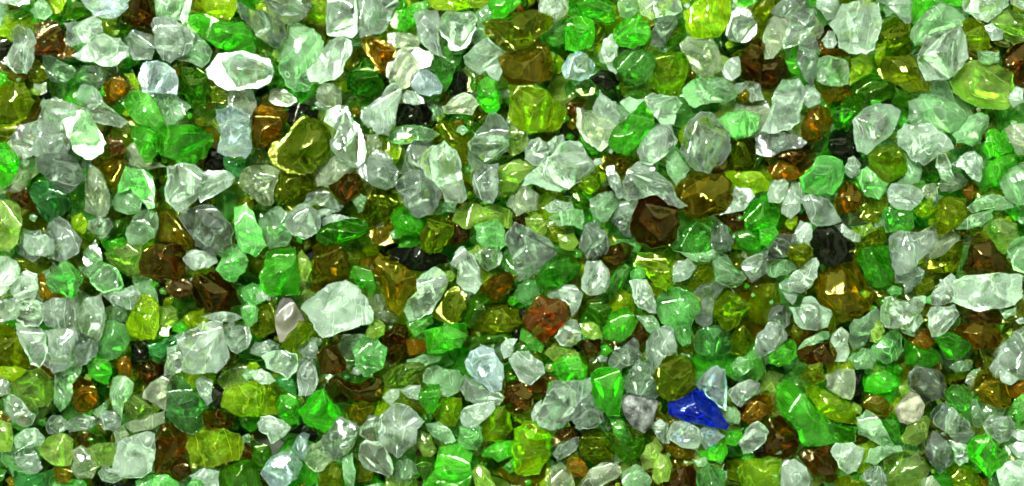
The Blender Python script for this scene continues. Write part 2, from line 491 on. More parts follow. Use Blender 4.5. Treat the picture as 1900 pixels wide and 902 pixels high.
# ------------------------------------------------------------------ shards traced one by one
# line: colour code + layer (0 deep .. 5 on top) | label ("-" = bed grit) | outline
PILE = """
@0 0
b3|ice-blue rounded shard cut by the top edge, left of a brown one|61 0 65 6 69 11 76 13 83 13 90 9 94 5 93 -4 60 -4
n2|brown glossy shard at the top edge beside the ice-blue rounded one|97 2 103 -4 113 -3 115 10 114 18 104 19 95 18 90 14 93 9
c3|clear shard with one square white glint, under the ice-blue rounded one|47 17 53 16 68 13 76 16 77 24 70 28 62 32 52 34 48 31 49 24
c4|clear pointed shard like a paper dart, above a row of dull clear ones|55 42 63 36 70 30 77 25 88 28 94 35 94 41 86 48 77 49 64 46
c3|milky clear shard between the dart-shaped clear one and a lumpy clear cluster|93 29 99 22 106 25 114 27 116 34 112 44 99 44 96 39
c4|lumpy milky shard with a bright lower rim, upper left of the frame|115 14 121 13 130 14 138 20 143 24 142 34 138 40 126 46 121 44 116 36 116 27 114 19
m3|pale green-grey wedge pointing at the dark-windowed hexagonal clear shard|143 24 150 29 157 38 154 46 150 50 141 46 131 44 138 40 142 33
g3|emerald rounded shard with a starry white glint above the hexagonal clear one|142 20 150 17 166 16 180 17 186 24 188 33 187 39 181 40 170 38 160 34 152 28
l2|lime yellow shard cut by the top edge above the starry emerald one|146 0 148 -4 176 -4 175 7 170 15 160 13 152 8
g1|-|140 12 150 10 160 14 164 17 150 18 145 26 139 20
m1|dull grey-green shard at the top edge over the lumpy milky one|115 -4 142 -4 140 10 138 19 130 14 121 13 116 12
b4|small square ice-clear pebble with a swirled face beside dark green glass|106 47 113 46 124 48 130 53 132 62 131 70 120 69 106 65 103 58
d1|deep green shard between the square ice-clear pebble and an olive nugget|132 48 147 51 154 56 157 66 154 76 150 82 142 79 137 70 131 70 132 60
o1|-|156 64 164 64 170 70 166 77 158 76
m3|pale mint leaf-shaped chip under a brown shard with an orange edge|32 42 41 43 50 48 56 52 52 58 48 61 38 60 34 53
n2|big brown shard with a bright orange lower tip, upper left corner area|26 18 36 14 42 16 47 24 48 30 54 36 54 41 46 43 35 41 27 40 27 28
c3|tall frosted lavender-grey shard left of the brown one with orange tip|8 24 14 19 22 22 27 31 25 40 24 48 20 54 12 54 6 49 5 42 10 32
o1|-|22 50 28 45 34 50 35 58 28 62 22 60
o2|olive yellow shard with curled glints at the left edge, near the top|0 66 8 61 16 62 22 67 25 75 22 82 18 88 4 92 -4 90 -4 72
c1|dull clear chip below the dart-shaped clear shard|57 54 62 49 75 48 86 47 88 56 78 61 74 64 66 64 60 59
a1|dark amber-brown lump left of the square ice-clear pebble, above pale green|77 63 84 58 91 58 97 64 94 70 84 74 79 72
c2|grey clear tall shard between mint leaf chip and dark amber lump|62 64 70 65 75 70 79 78 86 84 94 90 88 94 78 92 68 90 62 82 58 76
c3|clear smoky shard with a smooth ridge at the upper left, above green glass|35 75 41 72 50 76 58 80 62 85 60 92 50 98 36 100 28 95 32 82
t3|pale green ribbed shard below the square ice-clear pebble, darker of a pair|92 75 98 68 110 70 114 75 118 80 122 90 116 97 104 92 96 84
m2|pale green smooth shard below the square ice-clear pebble, lighter of a pair|116 71 122 69 130 69 138 76 142 80 136 88 124 95 118 84
y1|dull translucent chip above the ice-blue rectangular block|168 66 176 65 186 67 190 74 188 84 184 88 176 86 170 79
c3|-|-4 -4 20 -4 22 3 14 5 4 3
m3|-|22 8 30 -3 37 5 39 10 33 15 26 13
l2|-|37 0 50 -4 47 5 44 10 40 10
d1|-|46 8 55 0 62 3 68 10 62 13 52 15 47 17
c4|clear slanting teardrop shard with a ringed pit, beside the starry emerald one|176 2 184 6 190 8 197 9 204 15 211 19 212 26 206 35 198 32 190 26 184 17 179 12
c5|long clear hexagonal shard with a dark window and bright lower band|154 52 158 46 162 40 172 39 190 41 200 44 202 53 200 60 194 64 185 65 168 67 162 63 156 58
k1|-|-4 27 5 28 8 34 5 40 5 48 -4 46
g2|-|-4 54 6 54 4 62 -4 65
l2|-|-4 20 8 20 10 24 6 27 -4 27
d1|-|4 8 14 6 22 4 22 10 14 15 8 14
l1|-|92 55 99 54 104 60 103 67 97 62
y1|-|25 62 34 61 35 68 28 71 24 68
k0|-|28 70 36 66 38 74 32 76
@475 0
c4|clear rounded shard with splashed white glints at the top edge|8 4 8 -4 40 -4 41 5 37 12 30 16 20 17 11 12
l1|lime shard with a yellow lower rim beside a big clear square slab|37 15 42 8 50 -4 54 -4 54 17 46 18 40 17
c4|big clear square slab with a bright lower edge at the top|53 -4 73 -4 75 10 75 24 71 28 62 27 53 25 52 14
c3|dull clear shard leaning on the big clear square slab, above amber|75 0 90 -4 105 0 106 4 101 8 100 16 96 22 88 25 78 28 76 20
m2|large pale green glassy shard with curved white scratches behind a clear oval|16 36 22 26 24 18 31 18 40 22 47 27 50 36 48 44 42 50 42 57 44 60 40 66 28 67 22 62 17 52
c5|clear oval slanted shard with a frosted face, lying on pale green glass|38 52 46 42 50 37 54 30 62 27 70 31 71 38 66 46 65 53 58 59 48 62 40 60
y3|small rounded milky chip standing alone over dark glass|45 68 49 62 57 62 62 67 63 77 60 81 52 79 45 74
a2|orange amber wedge under the big clear square slab and dull clear shard|77 27 84 26 92 29 99 33 104 36 103 42 98 46 97 53 91 54 87 46 82 40 79 33
y2|-|98 25 108 24 118 27 122 31 120 36 112 34 104 36 98 32
g2|bright green frosted shard left of the clear dagger-shaped one, at the top|100 13 104 8 112 6 118 2 126 -1 127 5 122 10 118 18 112 24 104 22 99 17
h2|dark green tent-shaped shard directly below the orange amber wedge|73 50 80 44 84 44 92 55 95 62 92 68 86 73 76 71 68 66 69 58
y3|two-lobed milky clear shard right of the orange amber wedge|104 40 110 35 119 35 123 37 131 38 131 44 128 50 121 52 116 57 114 64 108 66 100 62 97 56 98 47 103 45
b4|bluish clear rounded triangle resting on the two-lobed milky shard|116 57 120 53 126 51 133 56 138 63 136 69 129 71 120 69 115 64
c3|-|107 72 112 67 118 68 124 73 125 77 118 78 110 76
c4|clear dagger-shaped shard with its sharp point aimed down|117 11 123 8 134 8 135 22 136 32 139 42 134 40 128 36 122 31 120 24
c4|clear tooth-shaped shard with a narrow root, right of the dagger-shaped one|136 17 142 8 160 9 164 14 163 22 160 26 158 33 152 37 144 37 143 30 138 27 136 22
t2|long green blade of glass standing under the clear dagger and tooth|126 75 133 62 133 46 138 34 144 38 154 37 150 48 146 56 142 66 136 74
m2|-|163 10 172 4 178 6 176 14 170 18 168 30 162 32 160 27 164 20
c2|dull grey clear shard below the jagged olive-yellow wing|155 42 160 37 172 28 178 34 186 40 184 48 174 50 166 55 158 50
c2|-|170 52 180 48 183 53 180 60 174 57
g3|smooth jade green drop-shaped shard left of the large olive-brown lump|165 63 172 57 178 60 181 70 181 80 176 86 168 80 164 72
d2|-|158 57 165 57 164 68 157 68
y3|yellowish clear ragged shard above green, under the jade green drop|138 79 146 73 155 69 160 71 165 78 160 85 150 84 140 84
k1|black lump right of the clear teardrop, below the bluish rounded triangle|107 77 118 79 126 76 131 84 128 92 104 93 104 84
c4|clear teardrop shard with a broad round foot beside a black lump|97 65 103 62 108 66 106 76 103 92 98 100 90 99 80 90 78 85 86 77 93 72
k0|-|24 78 34 77 46 82 45 90 25 90
o4|jagged olive-yellow wing-shaped shard with a bright lower edge at the top|169 17 180 14 190 12 198 9 208 8 218 12 219 19 212 24 207 29 202 35 196 37 188 36 181 34 177 28 171 25
l1|yellow-green shard along the top edge above the clear tooth shape|127 -1 130 -4 175 -4 178 3 170 6 150 8 136 8 130 5
g1|-|172 2 182 -4 196 -4 196 2 186 12 176 14
k1|-|142 64 146 55 153 53 158 58 156 67 150 70 144 71
y1|-|10 75 12 66 20 65 26 70 30 75 24 79 14 78
d0|-|0 28 8 32 15 37 17 50 18 60 8 64 10 52 8 44 0 40
m0|-|126 76 136 75 140 84 132 90 128 84
@950 0
c3|clear shard at the top edge touching the jagged olive-yellow wing|20 4 24 -3 41 -4 42 6 38 12 32 16 28 11 20 9
g2|large emerald slab cut by the top edge, flat and evenly coloured|43 -4 68 -4 75 4 76 12 77 16 70 18 60 14 43 12
g2|emerald block directly below the large emerald slab at the top edge|41 14 50 13 60 16 61 26 58 35 48 38 40 36 40 26
t1|-|22 26 30 18 40 13 41 24 39 32 30 34 24 30
g3|bright green crumpled round shard above a rounder glassy green one|76 22 86 14 94 11 100 17 103 26 98 33 90 36 80 34 76 28
t3|glassy pale green round shard like a cut gem with a bright foot|75 44 84 38 96 37 104 42 106 50 104 57 96 62 83 64 82 56 76 50
c3|clear crescent-shaped shard hugging two round green shards|65 40 68 30 74 25 77 28 79 34 78 42 73 46 78 53 77 55 72 52 70 48 65 46
b4|small faceted clear gem with a dark heart, right of the olive-brown lump|37 51 42 42 48 38 56 41 61 47 61 51 57 58 50 60 40 58
c4|bright white pointed slab at the top edge, above a clear column|94 0 98 -4 122 -4 126 5 126 8 120 11 112 12 104 15 96 11
c3|clear column-shaped shard hanging below the bright white pointed slab|104 24 107 14 112 12 123 11 123 17 118 25 114 32 110 35 103 33
d1|-|118 26 124 16 128 22 124 32 116 38 112 36
l3|big lime shard with squiggly white glints at the top edge|127 10 134 4 142 -4 161 -4 163 8 160 18 154 26 147 28 136 28 130 24 129 16
c3|clear egg-shaped shard right of the big lime one with squiggly glints|160 20 164 8 170 6 177 8 181 17 180 25 174 31 164 30 159 25
g3|-|164 0 166 -4 182 -4 181 2 173 6 167 4
y3|large dull clear oval shard below the big lime one with squiggly glints|125 33 131 27 146 28 152 34 156 44 155 52 148 57 140 58 134 52 130 42 126 38
c2|-|156 52 161 44 168 42 170 48 169 56 163 60 158 57
n3|dark brown upright shard with a pale right flank, near the top|170 42 176 33 184 28 188 34 187 44 183 54 178 60 170 58
l1|lime shard sunk between the gem-like green one and the dull oval|104 56 106 44 112 40 126 40 130 48 129 58 126 68 118 72 108 68 103 62
m2|broad pale mint shard with scratches under the large dull clear oval|127 66 134 60 144 57 158 58 166 64 166 72 158 77 148 76 136 80 128 72
c1|-|166 62 176 59 184 62 187 74 178 76 168 70
c2|dull grey triangular shard standing behind a yellowish slab, below dark glass|60 80 65 67 70 72 77 76 80 86 79 92 70 90 62 86
y2|yellowish clear slab in front of a dull grey triangle, squared top|48 80 56 82 62 84 72 88 80 93 76 102 66 112 54 104 48 92
c3|clear ragged shard with a notched upper edge, above a smooth bright green one|81 76 88 72 97 74 104 69 112 71 122 72 125 77 121 84 120 92 112 94 106 86 98 83 88 84
d1|-|80 70 88 65 100 65 103 68 96 74 88 73
l2|glowing olive-lime shard under the large olive-brown lump|-2 64 14 62 26 68 34 76 40 82 38 90 30 97 14 98 4 94 -2 88
q2|large dark olive-brown lump under the jagged olive-yellow wing|-10 40 0 38 12 36 18 29 26 34 30 46 28 58 14 62 0 62 -6 54
d1|-|46 64 54 60 61 62 61 70 52 71
n0|-|40 78 48 72 56 74 50 82 44 92 40 90
o1|-|179 8 186 -4 196 -4 196 10 190 18 183 18
m2|-|80 -4 92 -4 94 8 86 14 80 12 78 4
k0|-|56 58 66 52 76 54 80 62 70 68 62 62
@1425 0
c3|clear chunk at the top edge, left end of a big clear heap|2 8 8 2 20 -4 30 -4 30 8 22 11 12 12 4 10
y2|clear shard with fine upright striations in the upper right heap|0 16 6 11 16 12 14 26 10 36 4 43 -4 43 -4 28
c3|clear shard right of the striated one, touching a dark gap|16 10 28 8 34 6 38 14 41 24 36 30 24 32 12 36 13 24
c3|clear upright spike between brown glass and the mint square chip|24 30 34 28 37 38 37 52 33 63 27 58 22 46
c4|-|40 30 45 23 50 23 51 32 48 36 42 35
c5|big clear square block with crossed white scratches, upper right|46 18 52 10 56 3 64 1 80 2 84 5 84 14 82 26 78 36 72 40 60 40 52 36 51 26
c2|-|36 0 52 -4 54 4 50 12 44 15 40 9 36 6
c4|dazzling white spike at the top edge beside emerald glass|80 2 84 -4 104 -4 107 2 106 16 103 17 94 9 86 3
g1|emerald shard along the top edge right of the dazzling white spike|107 0 110 -4 146 -4 144 5 128 4 118 12 108 18 107 10
c3|clear straight-edged slab at the top edge near the upper right corner|146 -4 178 -4 178 4 172 10 164 16 156 14 146 8
c3|-|180 0 184 -4 196 -4 196 9 188 7 181 3
m3|pale green clear shard behind a big bright white one, upper right|107 22 116 10 126 2 136 5 144 12 145 18 130 22 122 26 117 33 110 33 107 29
c5|big bright white shard with a fan of glints, upper right|117 26 124 24 134 22 144 18 147 27 148 43 143 50 136 56 126 59 116 60 112 50 112 41 116 34
m3|mint square chip with a white lower edge under the big square block|38 44 42 42 52 43 60 46 61 56 60 62 52 64 40 63 36 60
l2|small lime triangle right of the mint square chip|62 44 70 40 77 42 78 50 75 55 66 60 60 64 61 54
o2|dark olive shard between the big square block and the pale green one|84 18 92 14 106 18 107 28 106 40 98 44 84 44 82 34
l2|-|79 34 88 32 86 42 82 50 79 44
o2|large olive-green sheet left of the big bright white shard's foot|82 44 96 42 108 42 112 54 120 62 118 68 104 69 94 62 84 56
d1|deep bottle-green shard below the olive sheet, in shade|60 65 72 58 88 60 94 64 92 72 80 78 70 85 66 84 64 72
d2|-|92 76 94 65 104 70 114 73 110 78 98 80
c3|-|26 64 34 63 39 70 39 76 30 80 26 74
q1|-|40 68 50 64 60 66 62 72 54 74 46 78 42 74
n1|dark brown shard left of the clear upright spike|-8 46 4 43 12 45 15 52 22 56 10 60 2 66 -8 66
n3|reddish brown lump cut by the right edge, near the upper right corner|176 40 182 34 190 31 197 31 197 60 186 60 183 52 176 50
l3|pale lime twisted shard right of the big bright white one|145 16 152 14 160 18 164 28 164 36 156 38 150 36 148 28
c3|-|160 20 166 17 174 22 174 29 166 30
v2|broad yellow-green frosted shard with a ring glint, near the right edge|136 60 142 50 150 46 164 44 172 50 180 54 182 70 178 80 160 80 146 74 138 68
v2|green shard cut by the right edge below the straight-edged clear slab|164 12 178 6 190 10 197 16 197 30 186 32 176 32 174 22 166 17
m2|-|155 38 164 38 172 38 172 46 164 48 156 46
c3|-|178 72 184 64 190 66 190 76 182 80
@0 225
c2|smooth grey clear shard left of a frosted curved one, upper left|8 12 14 4 26 0 38 -4 34 10 28 16 24 26 18 28 10 20
c3|frosted curved shard above a bright white oblong one, upper left|22 24 26 13 36 8 47 9 54 17 49 24 40 28 30 28
c4|bright white oblong shard with a dull streak, lying over a jade one|25 28 36 24 48 25 56 28 61 36 61 44 56 50 50 53 42 49 34 42 28 36
m3|pale green hooked shard beside the frosted curved one|46 -4 56 -8 66 -6 70 2 75 10 78 16 76 22 70 27 64 28 58 24 54 16 50 6
g3|vivid emerald shard cut by the left edge|-4 16 5 16 12 24 15 30 10 40 5 48 -4 51
e3|dark jade rounded shard below the bright white oblong one|22 54 26 46 34 44 44 48 50 54 52 62 46 70 36 75 30 68 26 60
v3|pale lime shard cut by the left edge, under brown glass|-4 58 8 59 15 63 17 72 16 80 13 90 6 96 -4 96
n1|-|4 50 14 46 20 50 24 58 26 68 16 64 8 58
c3|grey crackled shard below the dark jade rounded one|33 84 36 76 44 71 50 74 54 80 61 88 58 98 46 104 34 100
c2|dull clear shard left of the grey crackled one, below pale lime|15 86 18 80 30 81 33 86 34 96 24 104 14 98
q2|amber-brown shard with two yellow sparkles, left side|70 28 78 20 90 22 94 30 92 40 88 50 82 50 78 40
n1|-|78 12 90 13 94 22 84 26
y3|greyish upright shard with a pale right edge, below yellow sparkles|64 38 70 34 76 40 80 50 82 62 80 68 74 71 66 68 62 66 63 54
j3|mint shard with a bright white zigzag glint at its lower tip|93 34 106 36 113 42 115 50 115 64 110 65 104 58 96 50 88 54 90 44
m2|-|83 60 88 52 98 52 105 58 104 68 94 69 86 66
c4|clear squarish shard with a bright lower left rim, beside a leaf shape|124 35 132 32 144 33 151 38 150 48 146 58 140 62 137 68 130 66 124 60 122 50
c3|clear leaf-shaped shard pointing away from the bright-rimmed squarish one|151 38 160 37 170 38 174 43 168 50 158 56 150 60 147 56
c5|large clear rough shard below the leaf-shaped and squarish clear pair|134 72 138 66 148 63 156 62 164 68 170 76 173 82 171 92 164 98 154 98 146 92 142 84
j3|mint green upright shard right of the large clear rough one|174 64 182 62 188 68 194 80 198 92 190 100 180 96 175 86
c3|small clear shard with a white glint, below the greyish upright one|66 74 74 70 82 73 84 78 80 84 74 87 69 83 65 80
m2|pale green dull shard above a brown one, left of the large clear rough one|94 80 100 70 108 66 116 68 117 76 114 86 104 92 96 92
q1|olive brown shard with a dark hole, tucked under the large clear rough one|118 66 126 66 134 74 142 84 144 94 130 96 120 92 115 82
l1|-|52 70 60 68 65 76 62 84 54 78
g3|large emerald leaf-shaped shard with a glinting lower edge, left of the ice-blue block|113 14 120 5 134 3 148 5 156 10 158 15 152 24 144 32 134 32 122 26 114 20
g2|green triangular shard pointing down behind the large emerald leaf|94 2 100 4 112 6 118 8 116 16 118 22 113 30 108 30 103 22 97 12
b5|ice-blue rectangular block with concave sides, standing out among green and amber|161 -8 170 -10 180 -8 186 -3 186 4 186 14 186 22 182 27 172 26 161 22 164 12 162 2
e1|-|166 27 176 27 184 27 182 34 176 42 168 36
y3|greyish pink clear shard below an amber one, right of the ice-blue block|180 36 190 33 198 33 207 37 206 44 203 52 203 60 196 63 190 58 182 52 178 48
k0|-|152 18 162 22 168 28 164 36 156 38 150 28
d0|-|80 72 96 70 92 84 84 88
g1|-|76 88 92 86 94 96 80 98
y1|-|102 14 112 30 124 34 110 36 96 32 94 20
@475 225
a2|rounded amber shard touching the ice-blue rectangular block|-2 14 -2 -6 4 -12 12 -10 17 -4 20 4 18 10 12 16 6 20 0 19
o3|big dark olive dome with curved white glints, right of the amber one|10 24 13 16 22 12 28 2 36 -4 46 0 54 8 55 18 52 26 46 32 42 38 32 39 22 37 14 32
c4|long clear shard with white streaks slanting beside the dark olive dome|50 0 52 -8 60 -12 68 -10 72 0 78 6 81 16 82 24 76 34 70 33 62 28 56 20 55 14 60 8
y2|dull pinkish clear shard between the dark olive dome and a brown chip|43 38 48 32 58 26 66 30 72 34 70 40 62 44 54 49 46 48
c4|clear pointed shard with a white base glint, left of the big twin pair|75 36 84 26 90 21 98 24 102 32 106 38 104 46 96 51 88 48 80 42
m2|long grey-green fish-shaped shard below the black lump, above the twin pair|98 14 104 5 118 3 130 6 136 10 130 14 118 14 108 17
c3|clear folded shard behind the big twin pair, at their upper end|107 38 112 22 118 15 128 14 131 18 126 24 123 34 124 40 116 44
c5|big smooth clear shard, the rounder right one of the twin pair|123 34 125 24 132 19 140 16 148 22 152 32 153 44 156 56 152 60 140 59 137 50 132 44 126 42
c5|big bright white shard, the lower left one of the twin pair|105 46 112 38 122 37 126 42 134 46 137 54 134 62 130 68 120 72 114 66 108 56
o2|olive amber shard below the clear pointed one, left of bright green glass|82 60 86 52 96 50 104 54 106 62 98 72 84 78 80 70
n2|brown wedge under the dull pinkish clear shard|54 48 66 40 76 40 79 46 74 56 66 62 58 54
o2|olive flat shard below the dark olive dome|18 40 30 40 40 44 44 50 36 54 26 58 16 62 14 54
c3|clear chip with sparkles above a bead-like clear one|36 60 40 53 50 50 56 54 61 60 62 66 54 64 44 62 37 64
c2|-|46 66 58 62 65 63 62 67 54 70 46 72
c4|clear bead-like round shard with a bright lower rim|22 78 24 68 32 62 40 62 47 68 48 76 44 83 36 87 28 84
m2|dull grey-green shard behind the bead-like round one|2 74 10 66 18 64 24 68 22 76 27 84 24 92 10 94 2 86
h3|emerald spindle-shaped shard right of the bead-like round one|46 82 54 76 66 73 76 73 83 80 76 86 64 90 52 92 46 88
c2|-|50 72 58 69 68 71 72 74 60 76 50 80
g2|bright green cube-like shard below the lower left twin|100 74 104 66 112 64 120 70 124 76 122 84 110 84 104 87
o3|olive lime lumpy shard below the big twin pair|122 84 128 70 138 70 146 76 146 84 140 92 130 98 122 94
m2|-|70 58 76 52 82 56 80 66 76 68
q1|-|86 76 98 72 102 80 102 90 90 92 84 86
j3|small pale jade star-shaped shard alone among dark green|162 78 170 75 178 72 184 80 186 88 180 96 170 94 164 88
c4|clear crystalline shard standing over a ribbed clear one, centre top|157 28 158 16 164 8 172 -2 176 -6 184 0 188 10 186 22 176 28 170 34 166 42 160 42
c5|clear ribbed tapering shard right of the big twin pair|162 40 168 34 180 32 180 44 178 56 175 61 166 57 162 50
o1|dark olive shard between the fish-shaped and the crystalline clear ones|132 6 140 0 150 2 158 10 158 24 154 36 150 24 142 16 136 14
l1|-|98 16 108 18 106 28 100 28 96 22
y1|-|81 10 90 9 94 16 90 22 84 24
m1|-|140 60 150 60 148 68 138 68
v1|-|150 66 160 60 168 64 178 62 190 68 190 80 180 76 166 76 156 80 146 74
n0|-|146 74 158 78 158 88 148 92
d0|-|156 46 162 54 168 60 160 60 156 54
@950 225
c3|small clear ring-like shard with a green tint, left of the square white glint|10 22 14 14 20 12 25 16 28 22 26 28 22 33 16 33 10 28
v2|-|-10 34 0 30 10 30 18 34 10 42 2 52 -8 52 -14 44
v2|pale yellow-green shard right of the crystalline clear one|0 4 10 6 12 14 8 22 0 26 -8 20 -6 8
c3|large pale shard with one big square white glint, centre top|29 26 36 18 44 15 52 18 56 26 61 32 60 36 50 44 42 50 36 52 26 50 16 46 8 48 10 42 20 34
c2|-|26 16 32 11 38 10 40 16 34 22 28 24
g4|smooth bright green shard with a white glint, under the notched clear one|72 16 76 6 84 0 92 -8 98 -14 104 -8 106 2 100 10 92 20 86 25 78 24 73 20
c4|clear shard with three white stripes right of the smooth bright green one|93 22 98 12 104 6 112 2 118 4 123 14 118 20 110 28 104 32 96 30
c5|large rounded milky green-white shard with a pointed bright foot|125 22 128 10 132 0 140 -6 150 -4 156 4 161 10 162 22 158 28 152 32 146 38 136 36 130 30
j2|bright crumpled mint shard right of the large rounded milky one|150 0 160 -6 172 -8 184 -4 182 6 174 12 166 14 160 8 154 4
o2|dark olive shard right of the large rounded milky one|160 14 172 12 180 18 181 28 178 36 168 38 160 30
l2|-|158 38 170 38 184 38 190 44 190 52 178 54 166 52 160 46
q3|large olive amber shard with three fine scratches and a dark pit|122 54 126 44 136 38 146 38 156 40 162 46 163 58 158 66 146 70 138 72 130 68 126 60
q1|olive brown sliver below the smooth bright green shard|64 32 70 24 84 24 94 28 90 36 80 38 70 40
l2|small yellow-lime shard below the one with the square white glint|46 44 54 38 62 34 65 40 64 50 58 54 50 50
c3|small clear upright peg between yellow-lime glass and an arched clear shard|70 34 76 33 80 42 82 54 80 58 76 52 72 46
c5|clear arched shard with a long tail, curving over a dark brown ball|82 46 86 40 94 38 104 37 110 40 118 46 122 56 130 62 124 64 116 62 112 54 104 55 94 58 86 60 82 56
c3|-|84 44 86 36 94 30 104 31 106 36 96 40
m3|pale mint rounded shard left of the arched clear one with a tail|58 58 64 54 74 52 80 58 78 64 72 72 67 75 60 70
c2|-|74 72 80 60 92 60 92 70 86 78 82 72
c3|clear sliver with a white curl left of the dark brown ball|74 74 82 70 88 72 88 80 88 86 82 84
n4|big dark brown ball-shaped lump under the arched clear tail|94 60 100 56 110 55 117 58 122 66 124 76 122 86 116 92 104 94 94 90 88 82 90 70
c3|-|24 64 32 58 44 60 46 66 36 68 28 68
m3|small clear half-moon chip left of the pale mint rounded one|28 72 34 68 44 65 52 66 53 72 52 80 46 77 36 78
d1|-|44 54 50 52 57 58 56 66 52 70 46 64
c3|clear upright shard with a white side glint, below the pale mint rounded one|52 84 56 76 62 74 65 80 70 84 72 90 70 98 56 102 50 94
v2|-|10 72 18 68 24 74 26 82 20 87 12 82
o1|-|26 78 34 78 40 84 34 90 26 88
v1|-|34 84 46 83 50 90 46 96 36 94
t2|green shaded shard right of the dark brown ball|126 92 128 82 138 74 148 71 150 82 146 96 138 100 128 98
c3|small clear faceted oval between two green shards, right of the brown ball|148 78 152 74 160 78 165 88 162 96 154 98 148 92
n1|-|150 70 164 66 172 68 172 80 164 82 158 76
g2|emerald streaked shard right of the large olive amber one|172 70 178 60 188 54 196 60 198 72 192 84 182 88 174 82
c2|-|166 48 176 50 180 56 172 66 162 68 154 70 162 62
g2|bright green flat shard below the emerald streaked one|166 84 176 80 190 86 196 90 190 98 178 100 168 94
d0|-|108 32 116 36 122 46 114 46 108 38
m1|-|112 26 120 20 126 28 132 36 128 42 122 48 116 40
y1|-|0 50 10 46 20 54 18 66 4 70 -4 62
@1425 225
c4|clear shard with a bright white lower edge, beside yellow-sparked amber|-4 6 2 -8 4 -20 10 -30 22 -31 26 -24 25 -10 24 0 18 5 6 8
c2|flat grey slab with one fine white line, under the white-edged clear shard|-8 12 8 8 18 10 28 15 24 20 10 22 0 26 -8 24
a3|amber shard with a bright yellow spark, right of the white-edged clear one|25 10 26 0 30 -8 38 -12 46 -8 48 0 44 8 38 14 32 16 27 13
g3|pale green tapering shard right of the yellow-sparked amber one|46 0 52 -10 58 -18 64 -16 66 -6 62 2 58 7 52 6
k2|black-brown lump below the pale green tapering shard, upper right|45 20 48 8 56 6 64 8 64 16 70 26 60 28 50 28
c4|clear shard with a pebbled rounded foot, right of the black-brown lump|62 0 70 -8 80 -13 92 -12 100 -8 96 2 92 10 80 18 74 24 66 22 64 14
c5|large clear glossy shard with a curled face, above a lime-yellow ball|97 8 102 2 110 4 120 2 130 10 136 20 128 24 122 28 116 32 108 28 98 18
m3|grey clear rough shard standing behind the large glossy curled one|102 0 104 -14 116 -22 126 -30 134 -28 138 -20 144 -10 150 -2 142 8 134 8 120 2 110 4
m2|pale green flat shard right of the large glossy curled one|142 2 150 -4 158 -6 164 -4 164 4 158 16 152 18 140 16 136 10
l3|lime-yellow ball-shaped shard below two big clear ones, right side|74 26 80 20 88 18 96 20 102 28 103 36 98 42 90 46 82 42 76 34
m2|-|100 24 112 30 114 36 112 46 104 48 96 46 102 40
c3|small clear upright crystal left of a mirror-bright pyramid|124 34 126 24 132 24 136 32 139 42 134 46 128 42
y3|clear yellowish chip below the mirror-bright pyramid|126 46 136 46 140 38 149 44 144 50 136 53 128 52
c4|mirror-bright clear pyramid against a dark gap, right side|136 32 144 26 154 22 159 27 158 36 156 45 150 42 146 36
g2|emerald curved shard right of the mirror-bright pyramid|156 50 158 40 164 30 172 26 184 24 186 32 176 38 170 48 160 52
g2|bright green shard above the emerald curved one, near the right edge|158 20 162 8 168 6 176 12 182 22 172 26 164 28
y3|pinkish clear shard cut by the right edge|175 6 184 2 197 3 197 24 184 24 180 16
m3|pale clear shard cut by the right edge, below emerald glass|172 46 180 36 190 32 197 36 197 60 186 62 176 56
j4|large mint lumpy shard left of an amber nugget, right half|24 42 30 36 36 28 44 26 54 30 57 36 54 46 48 54 38 54 28 52
c3|-|57 34 59 28 63 26 69 32 68 38 62 42 57 38
j2|mint shard between an amber nugget and the lime-yellow ball|66 40 74 34 82 42 88 46 88 52 82 58 74 56 70 50
a3|amber nugget with a white tip, right of the large mint lumpy one|50 60 54 50 58 44 64 46 70 54 70 62 64 68 54 68
c4|clear smooth pebble-shaped shard below the lime-yellow ball|89 54 92 47 102 47 112 50 116 55 112 61 106 66 96 65 90 60
c4|small clear box-shaped chip left of the large mint lumpy one|0 54 4 44 12 43 15 46 13 54 9 60 1 60
c3|clear shard below and left of the large mint lumpy one|10 64 14 52 18 45 24 46 27 56 24 66 17 72 10 68
c4|clear fan-shaped shard with fine ridges, above a black lump|25 58 32 54 44 58 50 68 54 74 46 77 36 77 30 70
l2|small lime shard below the clear smooth pebble shape|108 66 114 60 122 56 124 66 118 71 110 70
t3|dark mint boxy shard below the clear smooth pebble shape|85 68 88 64 98 64 107 68 108 78 104 82 90 82 87 76
o2|large olive-lime shard left of two pale spearheads, right side|124 70 128 58 138 56 146 58 148 66 144 76 134 82 126 84
a1|-|144 52 152 44 156 50 152 58 148 58
m3|pale clear spearhead near the right edge, upper of a pair|148 64 154 58 166 54 180 58 182 64 168 66 158 66 152 68
m3|pale clear spearhead near the right edge, lower of a pair|140 80 150 70 166 66 166 72 158 78 148 80
o2|-|66 70 74 64 83 72 82 76 72 74
v2|-|66 78 76 75 81 80 76 85 68 86
o2|olive flat chip left of the dark mint boxy one|74 84 86 78 89 84 86 92 72 96 68 90
k3|jet black lump with tiny white glints, right half|32 90 34 82 42 77 48 78 56 86 64 92 62 104 48 108 36 104
c2|-|48 78 56 76 68 84 68 90 58 88
c2|-|20 82 24 74 32 76 33 82 32 96 20 96
d1|-|0 60 14 66 16 76 8 78 0 74
g3|-|-6 76 2 75 8 82 7 90 0 94 -6 92
v2|yellow-green shard below the lower pale spearhead, near the right edge|160 78 172 72 184 76 186 90 176 98 168 94
a1|-|0 34 12 30 20 32 24 40 16 44 4 42
n1|-|2 26 16 22 30 22 36 26 26 34 14 30
g0|-|170 64 186 64 197 62 197 72 184 74
y1|-|110 48 124 46 126 54 118 58
@0 450
c2|-|17 3 18 -6 34 -6 40 -2 40 8 34 10 22 9
m2|-|62 14 64 4 70 -2 74 6 76 14 72 20 66 18
